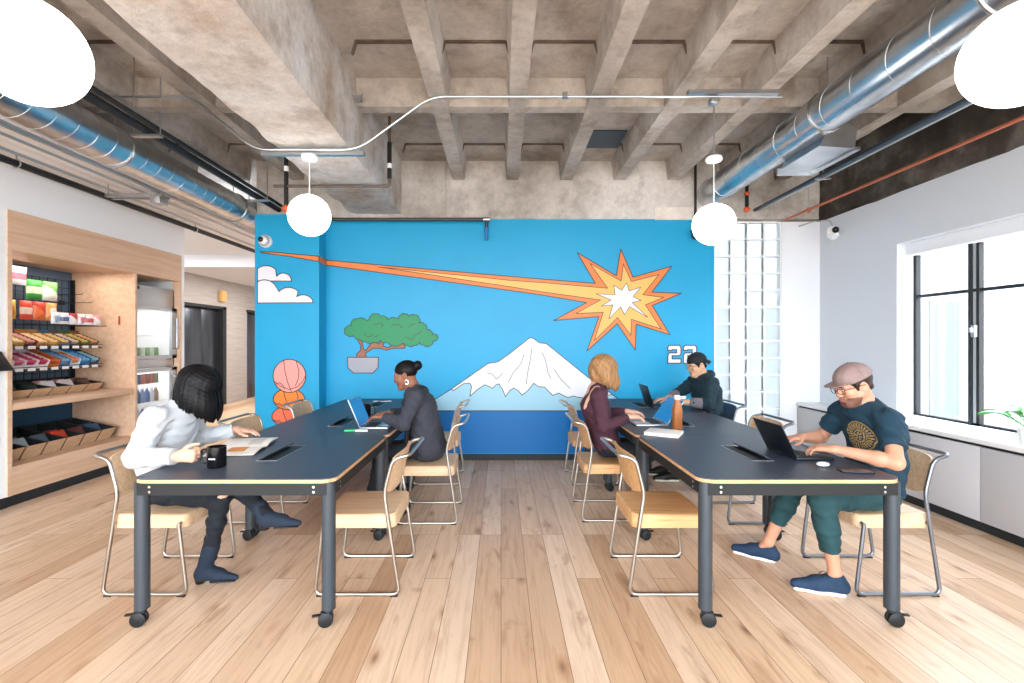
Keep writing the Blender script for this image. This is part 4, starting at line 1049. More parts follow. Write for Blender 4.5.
# ================================================================ figures: one smooth surface grown from tapered limbs
def V3(*a): return np.array(a[0] if len(a) == 1 else a, dtype=np.float64)
def nrm(v): v = np.asarray(v, float); return v / (np.linalg.norm(v) + 1e-12)
class S:
    """list of blended shapes -> one mesh"""
    def __init__(s): s.p = []; s.clips = []
    def cone(s, a, b, ra, rb, k=.02, op=1):
        a, b = V3(a), V3(b); s.p.append(('c', a, b, ra, rb, k, op)); return s
    def chain(s, pts, rs, k=.02, op=1):
        for i in range(len(pts) - 1): s.cone(pts[i], pts[i + 1], rs[i], rs[i + 1], k, op)
        return s
    def ell(s, c, r, R=None, k=.02, op=1):
        s.p.append(('e', V3(c), V3(r), np.eye(3) if R is None else np.asarray(R, float), k, op)); return s
    def slab(s, a, b, ra, rb, side, k=.03, op=1):
        """elliptic limb a->b ; ra,rb = (half width along side, half depth)"""
        s.p.append(('s', V3(a), V3(b), ra, rb, nrm(side), k, op)); return s
    def clip(s, p, n, R=9): s.clips.append((V3(p), nrm(n), R)); return s
    def bounds(s):
        lo, hi = V3(9, 9, 9), V3(-9, -9, -9)
        for q in s.p:
            if q[-1] < 0: continue
            l, h = s._bb(q); lo = np.minimum(lo, l); hi = np.maximum(hi, h)
        return lo, hi
    def _bb(s, q):
        if q[0] == 'c': m = max(q[3], q[4]); return np.minimum(q[1], q[2]) - m, np.maximum(q[1], q[2]) + m
        if q[0] == 'e': m = q[2].max(); return q[1] - m, q[1] + m
        m = max(*q[3], *q[4]); return np.minimum(q[1], q[2]) - m, np.maximum(q[1], q[2]) + m
    def mesh(s, h, wr=0, wf=30, seed=0):
        lo, hi = s.bounds(); pad = 3 * h + .012; lo -= pad; hi += pad
        n = np.ceil((hi - lo) / h).astype(int) + 1
        D = np.full(n, 1.0, np.float32)
        ax = [lo[i] + h * np.arange(n[i]) for i in range(3)]
        for q in s.p:
            k, op = q[-2], q[-1]
            l, u = s._bb(q); m = abs(k) + 2.5 * h + .004
            i0 = np.maximum(0, np.floor((l - m - lo) / h).astype(int)); i1 = np.minimum(n, np.ceil((u + m - lo) / h).astype(int) + 1)
            if (i1 <= i0).any(): continue
            X = ax[0][i0[0]:i1[0], None, None]; Y = ax[1][None, i0[1]:i1[1], None]; Z = ax[2][None, None, i0[2]:i1[2]]
            if q[0] == 'c':
                a, b, ra, rb = q[1:5]; d = b - a; L = d @ d + 1e-12
                t = np.clip(((X - a[0]) * d[0] + (Y - a[1]) * d[1] + (Z - a[2]) * d[2]) / L, 0, 1)
                v = np.sqrt((X - a[0] - d[0] * t) ** 2 + (Y - a[1] - d[1] * t) ** 2 + (Z - a[2] - d[2] * t) ** 2) - (ra + (rb - ra) * t)
            elif q[0] == 'e':
                c, r, R = q[1:4]
                w = [((X - c[0]) * R[0][i] + (Y - c[1]) * R[1][i] + (Z - c[2]) * R[2][i]) for i in range(3)]
                k0 = np.sqrt(sum((w[i] / r[i]) ** 2 for i in range(3))); k1 = np.sqrt(sum((w[i] / r[i] ** 2) ** 2 for i in range(3))) + 1e-9
                v = k0 * (k0 - 1) / k1
            else:
                a, b, ra, rb, sd = q[1:6]; d = b - a; L = math.sqrt(d @ d); w = d / L
                sd = nrm(sd - w * (sd @ w)); fd = np.cross(w, sd)
                px, py, pz = X - a[0], Y - a[1], Z - a[2]
                tt = px * w[0] + py * w[1] + pz * w[2]; t = np.clip(tt / L, 0, 1)
                A = px * sd[0] + py * sd[1] + pz * sd[2]; Bv = px * fd[0] + py * fd[1] + pz * fd[2]; Ov = tt - t * L
                rs = ra[0] + (rb[0] - ra[0]) * t; rd = ra[1] + (rb[1] - ra[1]) * t; ro = np.minimum(rs, rd)
                k0 = np.sqrt((A / rs) ** 2 + (Bv / rd) ** 2 + (Ov / ro) ** 2); k1 = np.sqrt((A / rs ** 2) ** 2 + (Bv / rd ** 2) ** 2 + (Ov / ro ** 2) ** 2) + 1e-9
                v = k0 * (k0 - 1) / k1
            sl = (slice(i0[0], i1[0]), slice(i0[1], i1[1]), slice(i0[2], i1[2]))
            g_ = D[sl]
            if op > 0:
                hh = np.maximum(k - np.abs(g_ - v), 0) / k
                D[sl] = np.minimum(g_, v) - hh * hh * k * .25
            else:
                v = -v; hh = np.maximum(k - np.abs(g_ - v), 0) / k
                D[sl] = np.maximum(g_, v) + hh * hh * k * .25
        if wr:
            X = ax[0][:, None, None]; Y = ax[1][None, :, None]; Z = ax[2][None, None, :]
            wx = X + .03 * np.sin(Y * 17 + seed) + .02 * np.sin(Z * 23 + 2 * seed); wz = Z + .03 * np.sin(X * 19 + seed) + .02 * np.sin(Y * 27)
            D += (wr * (np.sin(wx * wf + wz * wf * .8 + seed) * .6 + np.sin(wz * wf * 1.7 - Y * wf * .9) * .4)).astype(np.float32)
        for p, nn, R in s.clips:
            i0 = np.maximum(0, np.floor((p - R - lo) / h).astype(int)); i1 = np.minimum(n, np.ceil((p + R - lo) / h).astype(int) + 1)
            if (i1 <= i0).any(): continue
            X = ax[0][i0[0]:i1[0], None, None]; Y = ax[1][None, i0[1]:i1[1], None]; Z = ax[2][None, None, i0[2]:i1[2]]
            sl = (slice(i0[0], i1[0]), slice(i0[1], i1[1]), slice(i0[2], i1[2]))
            D[sl] = np.maximum(D[sl], (X - p[0]) * nn[0] + (Y - p[1]) * nn[1] + (Z - p[2]) * nn[2])
        return surfnet(D, lo, h)
def surfnet(D, lo, h):
    ins = D < 0
    c = [ins[i:D.shape[0] - 1 + i, j:D.shape[1] - 1 + j, k:D.shape[2] - 1 + k] for i in (0, 1) for j in (0, 1) for k in (0, 1)]
    cnt = sum(q.astype(np.int8) for q in c)
    act = (cnt > 0) & (cnt < 8)
    I = np.argwhere(act); idx = np.full(act.shape, -1, np.int64); idx[act] = np.arange(len(I))
    off = np.array([(i, j, k) for i in (0, 1) for j in (0, 1) for k in (0, 1)])
    val = np.stack([D[I[:, 0] + o[0], I[:, 1] + o[1], I[:, 2] + o[2]] for o in off], 1)
    acc = np.zeros((len(I), 3)); num = np.zeros(len(I))
    for a in range(8):
        for b in range(a + 1, 8):
            d = off[b] - off[a]
            if np.abs(d).sum() != 1: continue
            va, vb = val[:, a], val[:, b]; m = (va < 0) != (vb < 0)
            t = np.where(m, va / np.where(m, va - vb, 1), 0)
            acc += m[:, None] * (off[a] + d * t[:, None]); num += m
    V = lo + h * (I + acc / np.maximum(num, 1)[:, None])
    F_ = []
    for axn in range(3):
        u, v = [(1, 2), (2, 0), (0, 1)][axn]
        s0 = [slice(None)] * 3; s1 = [slice(None)] * 3; s0[axn] = slice(0, -1); s1[axn] = slice(1, None)
        A, Bq = ins[tuple(s0)], ins[tuple(s1)]
        E = np.argwhere(A != Bq)
        E = E[(E[:, u] > 0) & (E[:, v] > 0) & (E[:, u] < act.shape[u]) & (E[:, v] < act.shape[v])]
        fl = A[E[:, 0], E[:, 1], E[:, 2]]
        du = np.zeros(3, int); du[u] = 1; dv = np.zeros(3, int); dv[v] = 1
        g_ = lambda e: idx[e[:, 0], e[:, 1], e[:, 2]]
        q = np.stack([g_(E - du - dv), g_(E - dv), g_(E), g_(E - du)], 1)
        q = np.where(fl[:, None], q, q[:, ::-1]); F_.append(q[(q >= 0).all(1)])
    return V, np.concatenate(F_)
def sobj(name, s, h, mats, parent, wr=0, wf=30, seed=0, paintf=None):
    V, Fc = s.mesh(h, wr, wf, seed)
    off = np.array(parent.location if parent.parent is None else (0, 0, 0), float)
    if parent.parent is not None: off = np.array(parent.parent.location, float)
    me = bpy.data.meshes.new(name)
    me.vertices.add(len(V)); me.vertices.foreach_set('co', (V - off).astype(np.float32).ravel())
    me.loops.add(len(Fc) * 4); me.loops.foreach_set('vertex_index', Fc.astype(np.int32).ravel())
    me.polygons.add(len(Fc)); me.polygons.foreach_set('loop_start', np.arange(0, len(Fc) * 4, 4, dtype=np.int32))
    mats = mats if isinstance(mats, list) else [mats]
    for m in mats: me.materials.append(m)
    if paintf is not None:
        cen = V[Fc].mean(1); me.polygons.foreach_set('material_index', paintf(cen).astype(np.int32))
    me.polygons.foreach_set('use_smooth', np.ones(len(Fc), bool))
    me.update(calc_edges=True); me.validate()
    o = bpy.data.objects.new(name, me); C.objects.link(o); o.parent = parent
    return o
def rotv(v, ax, a):
    ax = nrm(ax); return v * math.cos(a) + np.cross(ax, v) * math.sin(a) + ax * (ax @ v) * (1 - math.cos(a))
def hand(s, w, d, n, th, curl=(.30, .45, .30), spread=.16, sc=1.0, thumb=.6, k=.006):
    """w wrist, d fingers' direction, n palm normal, th thumb side"""
    w = V3(w); d = nrm(d); n = nrm(V3(n) - d * (V3(n) @ d)); th = nrm(V3(th) - d * (V3(th) @ d) - n * (V3(th) @ n))
    L = [.072, .080, .075, .058]; oy = [.030, .010, -.010, -.028]; bx = [.088, .092, .088, .080]; r0 = [.0092, .0094, .009, .008]
    for i in range(4):
        root = w + (d * bx[i] + th * oy[i]) * sc
        s.cone(w + (th * oy[i] * .55 + d * .005) * sc, root, .0155 * sc, .0115 * sc, .016)
        fd = rotv(d, n, 0); fd = nrm(d + th * spread * (1.5 - i) * .6)
        axb = np.cross(d, n); p = root; r = r0[i] * sc
        cur = 0
        for j, f in enumerate((.44, .31, .25)):
            cur += curl[j] * (1 + .08 * i); e = rotv(fd, axb, cur); q = p + e * L[i] * f * sc
            s.cone(p, q, r, r * .9, k); p = q; r *= .9
    t0 = w + (d * .022 + th * .022 + n * .006) * sc; e = nrm(d * .72 + th * .75 + n * .35 * thumb)
    t1 = t0 + e * .042 * sc; e2 = nrm(d * .95 + th * .30 + n * .45 * thumb); t2 = t1 + e2 * .032 * sc; t3 = t2 + nrm(d + n * .35 * thumb) * .026 * sc
    s.cone(t0, t1, .0165 * sc, .0115 * sc, .014).cone(t1, t2, .0108 * sc, .0098 * sc, k).cone(t2, t3, .0098 * sc, .0078 * sc, k)
def frame(fwd, up):
    f = nrm(fwd); u = nrm(V3(up) - f * (V3(up) @ f)); r = np.cross(f, u); return np.stack([r, f, u], 1)   # columns right, forward, up
def head(s, c, R, sc=1.0, jaw=1.0, ears=True):
    c = V3(c); T = lambda x, y, z: c + R @ (V3(x, y, z) * sc)
    s.ell(T(0, -.012, .035), V3(.074, .094, .083) * sc, R, .02)
    s.ell(T(0, .022, -.03), V3(.060, .066, .082) * sc, R, .03)
    for x in (-1, 1):
        s.cone(T(x * .049 * jaw, .005, -.042), T(x * .020, .062, -.090), .022 * sc, .019 * sc, .03)
        s.ell(T(x * .038, .062, -.022), V3(.024, .024, .024) * sc, R, .025)
    s.cone(T(-.012, .072, -.094), T(.012, .072, -.094), .018 * sc, .018 * sc, .025)
    s.cone(T(-.036, .076, .022), T(.036, .076, .022), .013 * sc, .013 * sc, .02)
    for x in (-1, 1): s.ell(T(x * .032, .099, .002), V3(.017, .014, .011) * sc, R, .014, -1)
    for x in (-1, 1): s.ell(T(x * .031, .079, .001), V3(.0135, .0115, .0105) * sc, R, .006)
    s.chain([T(0, .086, .014), T(0, .0955, -.012), T(0, .1025, -.028)], [.0085 * sc, .0094 * sc, .0106 * sc], .012)
    for x in (-1, 1): s.ell(T(x * .0125, .097, -.031), V3(.009, .011, .0085) * sc, R, .008)
    s.cone(T(-.019, .087, -.0565), T(.019, .087, -.0565), .0062 * sc, .0062 * sc, .008)
    s.cone(T(-.016, .0875, -.0665), T(.016, .0875, -.0665), .0068 * sc, .0068 * sc, .008)
    s.ell(T(0, .098, -.0615), V3(.024, .006, .0016) * sc, R, .003, -1)
    if ears:
        for x in (-1, 1):
            s.ell(T(x * .077, -.008, -.008), V3(.009, .020, .033) * sc, R @ frame(rotv(V3(0, 1, 0), V3(0, 0, 1), x * .3), (0, -.2, 1)), .008)
            s.ell(T(x * .086, -.004, -.004), V3(.006, .011, .019) * sc, R, .005, -1)
    return T
M_eyew = mat('eye_white', '#E9E4E0', .2); M_iris = mat('iris_dark', '#22150F', .15)
def face_parts(T, R, root, brow, sc=1.0):
    Rm = Matrix([list(r) for r in R])
    lo = Vector(root.location)
    for x in (-1, 1):
        e = B(); e.ball(Vector(T(x * .031, .0815, .0005)) - lo, (.0115 * sc, .0105 * sc, .0075 * sc), 16, Rm); eo = e.done('eye', M_eyew, root)
        e = B(); e.ball(Vector(T(x * .030, .0885, -.0015)) - lo, (.0052 * sc, .0042 * sc, .0052 * sc), 12, Rm); e.done('iris', M_iris, eo)
        b = B(); b.tube([Vector(T(x * .016, .0925, .0195)) - lo, Vector(T(x * .032, .0905, .0235)) - lo, Vector(T(x * .048, .079, .0185)) - lo], [.0028 * sc, .0034 * sc, .0018 * sc], 8); b.done('eyebrow', brow, root)
def glasses(T, R, root, m, w=.0235, hgt=.0165):
    lo = Vector(root.location); b = B()
    for x in (-1, 1):
        ring = []
        for k in range(24):
            a = 2 * PI * k / 24; ca, sa = math.cos(a), math.sin(a)
            ca = math.copysign(abs(ca) ** .75, ca); sa = math.copysign(abs(sa) ** .75, sa)
            ring.append(Vector(T(x * .033 + w * ca, .108 - .010 * abs(.033 * x + w * ca) / .05, -.002 + hgt * sa)) - lo)
        b.tube(ring, .0018, 6, closed=True)
        b.tube([Vector(T(x * .056, .100, .008)) - lo, Vector(T(x * .079, .06, .010)) - lo, Vector(T(x * .083, -.01, .008)) - lo, Vector(T(x * .081, -.03, -.012)) - lo], .002, 6)
    b.tube([Vector(T(-.010, .108, .004)) - lo, Vector(T(0, .112, .007)) - lo, Vector(T(.010, .108, .004)) - lo], .002, 6)
    return b.done('glasses', m, root)
def footf(heel, f, u):
    heel = V3(heel); f = nrm(f); u = nrm(V3(u) - f * (V3(u) @ f)); r = np.cross(f, u)
    return lambda a, s, h: heel + f * a + r * s + u * h, f, u, r
def sneaker(root, heel, f, u, um, sm, sc=1.0, lm=None):
    p, f, u, r = footf(heel, f, u); q = lambda a, s, h: p(a * sc, s * sc, h * sc)
    s = S()
    s.cone(q(.036, 0, .045), q(.15, 0, .046), .036 * sc, .037 * sc, .02).cone(q(.15, 0, .044), q(.245, -.004, .034), .038 * sc, .026 * sc, .02)
    s.cone(q(.046, 0, .05), q(.052, 0, .078), .036 * sc, .034 * sc, .02).cone(q(.065, 0, .078), q(.15, 0, .056), .034 * sc, .030 * sc, .02)
    s.clip(q(0, 0, .018), -u)
    o = sobj('sneaker', s, .004, um, root)
    s = S(); s.slab(q(.038, 0, .014), q(.14, .0, .013), (.040 * sc, .016 * sc), (.037 * sc, .014 * sc), r, .01).slab(q(.14, 0, .013), q(.248, -.003, .017), (.041 * sc, .014 * sc), (.031 * sc, .014 * sc), r, .01)
    sobj('sole', s, .004, sm, o)
    lo = Vector(root.location); b = B()
    for k in range(4):
        a = .10 + .022 * k; hh = .106 - .009 * k
        b.tube([Vector(q(a, -.022, hh - .012)) - lo, Vector(q(a + .004, 0, hh - .002)) - lo, Vector(q(a + .008, .022, hh - .012)) - lo], .0022, 6)
    b.tube(fillet([Vector(q(.10, 0, .106)) - lo, Vector(q(.12, -.02, .105)) - lo, Vector(q(.135, -.03, .085)) - lo], .012), .002, 6).tube(fillet([Vector(q(.10, 0, .106)) - lo, Vector(q(.115, .02, .108)) - lo, Vector(q(.13, .032, .086)) - lo], .012), .002, 6)
    b.done('lace', lm or um, o)
def boot(root, heel, f, u, ank, um, sm, sc=1.0, kn=None):
    shin = nrm(V3(kn) - V3(ank))
    p, f, u, r = footf(heel, f, u); q = lambda a, s, h: p(a * sc, s * sc, h * sc); ank = V3(ank)
    s = S()
    s.cone(q(.036, 0, .055), q(.13, 0, .046), .034 * sc, .033 * sc, .02).cone(q(.13, 0, .044), q(.235, 0, .030), .034 * sc, .015 * sc, .02)
    s.cone(q(.045, 0, .06), ank + shin * .085, .040 * sc, .047 * sc, .03).cone(q(.06, 0, .07), q(.14, 0, .05), .036 * sc, .030 * sc, .02)
    s.clip(q(0, 0, .016), -u)
    o = sobj('ankle_boot', s, .004, um, root)
    s = S(); s.slab(q(.10, 0, .014), q(.225, 0, .012), (.033 * sc, .008 * sc), (.020 * sc, .007 * sc), r, .006).cone(q(.03, 0, .012), q(.03, 0, .03), .027 * sc, .031 * sc, .006).clip(q(0, 0, 0), -u)
    sobj('sole', s, .004, sm, o)
M_lip = mat('lip', '#B5786A', .5)
def body(root, J, skin, w=1.0, sc=1.0, h=.0055, jaw=1.0, extra=None, pm=None, lipm=None):
    """continuous skin body from joints"""
    s = S(); R = frame(J['hf'], J['hu']); T = head(s, J['hc'], R, sc, jaw)
    s.chain([T(0, -.028, -.045), V3(J['nb']) + V3(0, 0, .01)], [.050 * w, .056 * w], .03)
    side = nrm(V3(J['sh'][0]) - V3(J['sh'][1]))
    s.slab(J['nb'] - V3(0, 0, .05), J['ch'], (.12 * w, .07 * w), (.150 * w, .098 * w), side, .05).slab(J['ch'], J['wa'], (.150 * w, .098 * w), (.128 * w, .088 * w), side, .04).slab(J['wa'], J['pe'], (.128 * w, .088 * w), (.148 * w, .092 * w), side, .04)
    for i in (0, 1):
        sh, el, wr = V3(J['sh'][i]), V3(J['el'][i]), V3(J['wr'][i])
        s.cone(J['nb'] - V3(0, 0, .03), sh, .045 * w, .05 * w, .05)
        s.cone(sh, el, .048 * w, .037 * w, .03)
        m = el + (wr - el) * .3
        s.cone(el, m, .036 * w, .039 * w, .02).cone(m, wr, .039 * w, .0255 * w, .02)
        hd = J['hand'][i]
        hand(s, wr, hd['d'], hd['n'], hd['th'], hd.get('curl', (.30, .45, .30)), hd.get('sp', .1), sc * .97 * hd.get('sc', 1), hd.get('thumb', .6))
        hp, kn, an = V3(J['hip'][i]), V3(J['kn'][i]), V3(J['an'][i])
        s.cone(hp, kn, .064 * w, .041 * w, .04); c = kn + (an - kn) * .3
        s.cone(kn, c, .041 * w, .043 * w, .03).cone(c, an, .043 * w, .032 * w, .03)
        if 'toe' in J:
            tv = V3(J['toe'][i]) - an; s.cone(an, an + tv * .18 + V3(0, 0, -.03), .030 * w, .022 * w, .02)
    mats = [skin, lipm or M_lip] + ([pm[0]] if pm else [])
    c = V3(J['hc'])
    def pf(x):
        l = (x - c) @ R / sc
        lip = ((l[:, 0] / .023) ** 2 + ((l[:, 2] + .0615) / .0115) ** 2 < 1) & (l[:, 1] > .082)
        out = lip.astype(int)
        if pm: out = np.where(pm[1](l) & ~lip, 2, out)
        return out
    sobj('body', s, h, mats, root, paintf=pf)
    return T, R
def trousers(root, J, m, w=1.0, hem=(.08, .08), h=.006, wid=1.0, name='trousers', paintf=None, mats=None, seat=.075):
    s = S(); side = nrm(V3(J['sh'][0]) - V3(J['sh'][1]))
    pe = V3(J['pe'])
    s.slab(pe + V3(0, 0, .07), pe - V3(0, 0, .0), (.150 * w, .100 * w), (.160 * w, .098 * w), side, .04)
    for i in (0, 1):
        hp, kn, an = V3(J['hip'][i]), V3(J['kn'][i]), V3(J['an'][i])
        s.cone(hp, kn, .080 * w * wid, .060 * w * wid, .035); e = kn + (an - kn) * hem[i]
        c = kn + (an - kn) * .35
        s.cone(kn, c, .059 * w * wid, .058 * w * wid, .02).cone(c, e, .058 * w * wid, .047 * w * wid, .02)
        n = nrm(an - kn); s.clip(e, n, .075)
    s.clip((0, 0, .4535), (0, 0, -1), 0) if False else None
    return sobj(name, s, h, mats or m, root, .005, 62, 1.3, paintf)
def top(root, J, m, name, w=1.0, sleeve=1.0, loose=1.0, hemz=.55, h=.0055, sw=1.0, wr=.003, collar=0, mats=None, paintf=None, seed=0, flare=0, neck=.062):
    s = S(); side = nrm(V3(J['sh'][0]) - V3(J['sh'][1])); L = loose
    nb, ch, wa, pe = V3(J['nb']), V3(J['ch']), V3(J['wa']), V3(J['pe'])
    s.slab(nb - V3(0, 0, .05), ch, (.135 * w, .085 * w), (.168 * w * L, .118 * w * L), side, .06).slab(ch, wa, (.168 * w * L, .118 * w * L), (.155 * w * L, .115 * w * L), side, .05).slab(wa, pe - V3(0, 0, .0), (.155 * w * L, .115 * w * L), (.172 * w * L, (.122 + flare) * w * L), side, .05)
    s.cone(nb - V3(0, 0, .035), nb - V3(0, 0, .004), .075 * w, neck, .03)
    for i in (0, 1):
        sh, el, wr_ = V3(J['sh'][i]), V3(J['el'][i]), V3(J['wr'][i])
        s.cone(nb - V3(0, 0, .045), sh, .055 * w, .060 * w, .05)
        if sleeve < 1:
            e = sh + (el - sh) * sleeve; s.cone(sh, e + (el - sh) * .05, .063 * w * sw, .058 * w * sw, .035); s.clip(e, nrm(el - sh), .075)
        else:
            s.cone(sh, el, .061 * w * sw, .050 * w * sw, .035); e = el + (wr_ - el) * (sleeve - 1)
            s.cone(el, e, .050 * w * sw, .037 * w * sw, .02); s.cone(e - nrm(wr_ - el) * .02, e, .0365 * w * sw, .034 * w * sw, .006); s.clip(e, nrm(wr_ - el), .05)
    s.clip((pe[0], pe[1], hemz), (0, 0, -1), .0)
    if hemz: s.clip((pe[0], pe[1], hemz - .5), (0, 0, -1), 0)
    # straight hem over the hips
    s.clips.append((V3(pe[0], pe[1], hemz), V3(0, 0, -1), .30)) if hemz else None
    if collar: s.ell(nb + V3(0, 0, .0), (neck + .012, neck + .012, .016), None, .012)
    s.ell(nb + V3(*(nrm(V3(J['hc']) - nb))) * .045, (neck * .93, neck * .93, .05), None, .01, -1)
    return sobj(name, s, h, mats or m, root, wr, 66, seed, paintf)
def hair_locks(root, T, R, m, azs, drop, sc=1.0, r=.011, seed=1, name='hair', th0=8, side_in=.0, layers=2, lean=(0, 0, 0), curl=.0, fac=1.0):
    rnd = random.Random(seed); s = S()
    s.ell(T(0, -.016, .040), V3(.079, .100, .086) * sc, R, .01)
    rad = V3(.083, .104, .092) * fac
    for a in azs:
        for l in range(layers):
            az = math.radians(a + rnd.uniform(-4, 4)); pts = []; rs = []
            k = 1 + .05 * l + rnd.uniform(-.01, .02)
            for th in (th0, 20, 32, 44, 56, 67, 78, 88):
                t = math.radians(th); st, ct = math.sin(t), math.cos(t)
                pts.append(T(math.sin(az) * st * rad[0] * k, -.014 + math.cos(az) * st * rad[1] * k, .042 + ct * rad[2] * k)); rs.append(r * (.75 + .25 * st))
            out = nrm(pts[-1] - T(0, -.014, .042)); d = drop(a) * (1 + rnd.uniform(-.07, .07)) * (1 if l == 0 else .93)
            n = 8; p = pts[-1]
            for j in range(1, n + 1):
                f = j / n
                q = p + V3(0, 0, -1) * d * f + out * (.018 * math.sin(PI * f * .9) - side_in * f * f) + V3(*(lean(a) if callable(lean) else lean)) * d * f * f + V3(curl * math.sin(5 * f + a), curl * math.cos(4 * f + a), 0)
                pts.append(q); rs.append(r * (1 - .62 * f ** 2))
            s.chain(pts, rs, .007)
    return sobj(name, s, .0042, m, root)
def cap_hat(root, T, R, m, mb, sc=1.0, visor=.068, back=False, zc=.036):
    s = S(); s.ell(T(0, -.013, .046), V3(.084, .105, .086) * sc, R, .01)
    s.clip(T(0, 0, zc), -(R @ V3(0, .10 if not back else 0, 1)), 9)
    o = sobj('cap', s, .004, m, root)
    lo = Vector(root.location)
    b = B()
    def vis(u, v):
        a = math.radians(-68 + 136 * u); e = math.cos(a) ** .6 if abs(a) < 1.5 else 0
        rr = 1.0 + v * visor / .105 * e
        x = .082 * math.sin(a) * (1 + .05 * v); y = -.013 + .103 * math.cos(a) + v * visor * e
        z = zc - .006 - .10 * (y if not back else -y) + .10 * .09 - 0 * v + .022 * v - 2.6 * x * x * v
        if back: x, y, z = -x, -.026 - y, zc + .002 - .03 * v - 2.6 * x * x * v
        return Vector(T(x, y, z)) - lo, Vector(R @ V3(0, .2, 1))
    b.sheet(vis, 20, 6, .004); b.done('visor', m, o)
    b = B().ball(Vector(T(0, -.013, .132)) - lo, .0075 * sc, 10); b.done('button', mb, o)
    st = B()
    for k in range(3):
        az = PI * k / 3 + PI / 6; pts = [Vector(T(math.sin(az) * .0845 * math.sin(t), -.013 + math.cos(az) * .1055 * math.sin(t), .046 + .0865 * math.cos(t))) - lo for t in np.linspace(-1.5, 1.5, 22)]
        st.tube(pts, .0012, 5)
    st.done('seam', mb, o)
    return o
def short_hair(root, T, R, m, sc=1.0, up=1.0, name='hair'):
    s = S(); s.ell(T(0, -.016, .036), V3(.079, .100, .088) * sc, R, .01)
    s.cone(T(-.03, -.070, -.03), T(.03, -.070, -.03), .020 * sc, .020 * sc, .02)
    for x in (-1, 1): s.cone(T(x * .072, .03, .02), T(x * .070, .028, -.012), .010 * sc, .007 * sc, .012)
    s.ell(T(0, .105, -.03), V3(.066, .085, .098) * sc, R, .012, -1)
    s.ell(T(0, .02, -.115), V3(.09, .085, .085) * sc, R, .012, -1)
    for x in (-1, 1): s.ell(T(x * .085, -.006, -.006), V3(.02, .020, .032) * sc, R, .006, -1)
    return sobj(name, s, .004, m, root)

SK1 = mat('skin_warm', '#C48E72', .5, var=.05, vscale=30); SK2 = mat('skin_light', '#D9A88D', .5, var=.05, vscale=30); SK3 = mat('skin_brown', '#87563F', .48, var=.05, vscale=30); SK4 = mat('skin_tan', '#C79A7B', .5, var=.05, vscale=30)
M_beard = mat('stubble', '#6E4C3D', .6); M_hblack = mat('hair_black', '#070608', .45, spec=.22, bump=.25, bscale=60, stretch=(6, 6, .5))
M_hbrown = mat('hair_brown', '#2A1B13', .5); M_hblond = mat('hair_blond', '#9A7046', .5, var=.4, vscale=10, stretch=(8, 8, .8), bump=.4, bscale=50)
M_rim = mat('dark_rim', '#1B1614', .3)
zd = V3(0, 0, -1)
# ---------------------------------------------------------------- man in the brown cap
J = dict(hc=V3(2.075, 2.80, 1.165), hf=(-1, -.02, -.36), hu=(-.36, 0, 1), nb=V3(2.155, 2.81, 1.05), ch=V3(2.215, 2.82, .90), wa=V3(2.235, 2.83, .72), pe=V3(2.215, 2.83, .575),
         sh=[(2.158, 2.645, .98), (2.15, 2.99, .985)], el=[(2.075, 2.495, .785), (2.085, 3.10, .80)], wr=[(1.872, 2.66, .819), (1.885, 2.985, .82)],
         hand=[dict(d=(-.70, .70, -.03), n=(.1, .1, -1), th=(.74, .66, 0)), dict(d=(-.97, -.22, -.02), n=(0, 0, -1), th=(-.2, -1, 0))],
         hip=[(2.20, 2.735, .545), (2.20, 2.925, .545)], kn=[(1.80, 2.665, .535), (1.84, 2.975, .535)], an=[(1.875, 2.668, .125), (1.725, 3.065, .13)], toe=[(1.72, 2.72, .045), (1.56, 3.20, .06)])
t = thing('person', 'man in brown cap, glasses and navy emblem t-shirt typing on a dark laptop', 'person', (2.2, 2.83, 0))
T, R = body(t, J, SK1, 1.0, 1.0, .0048, 1.05, pm=(M_beard, lambda l: (l[:, 1] > .018) & (l[:, 2] < -.052 - .12 * np.maximum(0, .06 - l[:, 1]) + .0) & (l[:, 2] > -.125) & ~((np.abs(l[:, 0]) < .03) & (l[:, 2] > -.052))))
face_parts(T, R, t, M_hbrown); glasses(T, R, t, M_rim)
short_hair(t, T, R, M_hbrown)
cap_hat(t, T, R, mat('cap_brown', '#8A7470', .75, var=.1, vscale=25), mat('cap_seam', '#76615E', .8))
M_navy = mat('navy_cotton', '#123243', .85); M_gold = mat('gold_print', '#A98A4E', .6)
ec = V3(2.09, 2.775, .872)
def emb(x):
    dy, dz = x[:, 1] - ec[1], x[:, 2] - ec[2]; r = np.hypot(dy, dz); a = np.arctan2(dz, dy)
    on = ((r < .086) & (r > .079)) | ((r > .042) & (r < .074) & (np.sin(a * 26) > -.1)) | ((r > .030) & (r < .037)) | ((r < .024) & (np.sin(a * 6) > 0))
    return (on & (x[:, 0] < 2.16)).astype(int)
top(t, J, None, 't_shirt', 1.03, .66, 1.0, .535, .0042, 1.0, .005, mats=[M_navy, M_gold], paintf=emb, seed=2, neck=.066)
M_teal = mat('teal_chino', '#1A3E42', .85, var=.08, vscale=20)
trousers(t, J, M_teal, 1.0, (.70, .66), .0055, 1.08)
M_knit = mat('navy_knit', '#17304A', .8, var=.12, vscale=60); M_sole = mat('white_sole', '#E9E6E0', .5)
sneaker(t, (1.945, 2.645, .001), (-.303, .09, 0), (0, 0, 1), M_knit, M_sole, 1.1, mat('dark_lace', '#14202E', .7))
sneaker(t, (1.785, 3.035, .001), (-.228, .17, 0), (0, 0, 1), M_knit, M_sole, 1.06, M_rim)
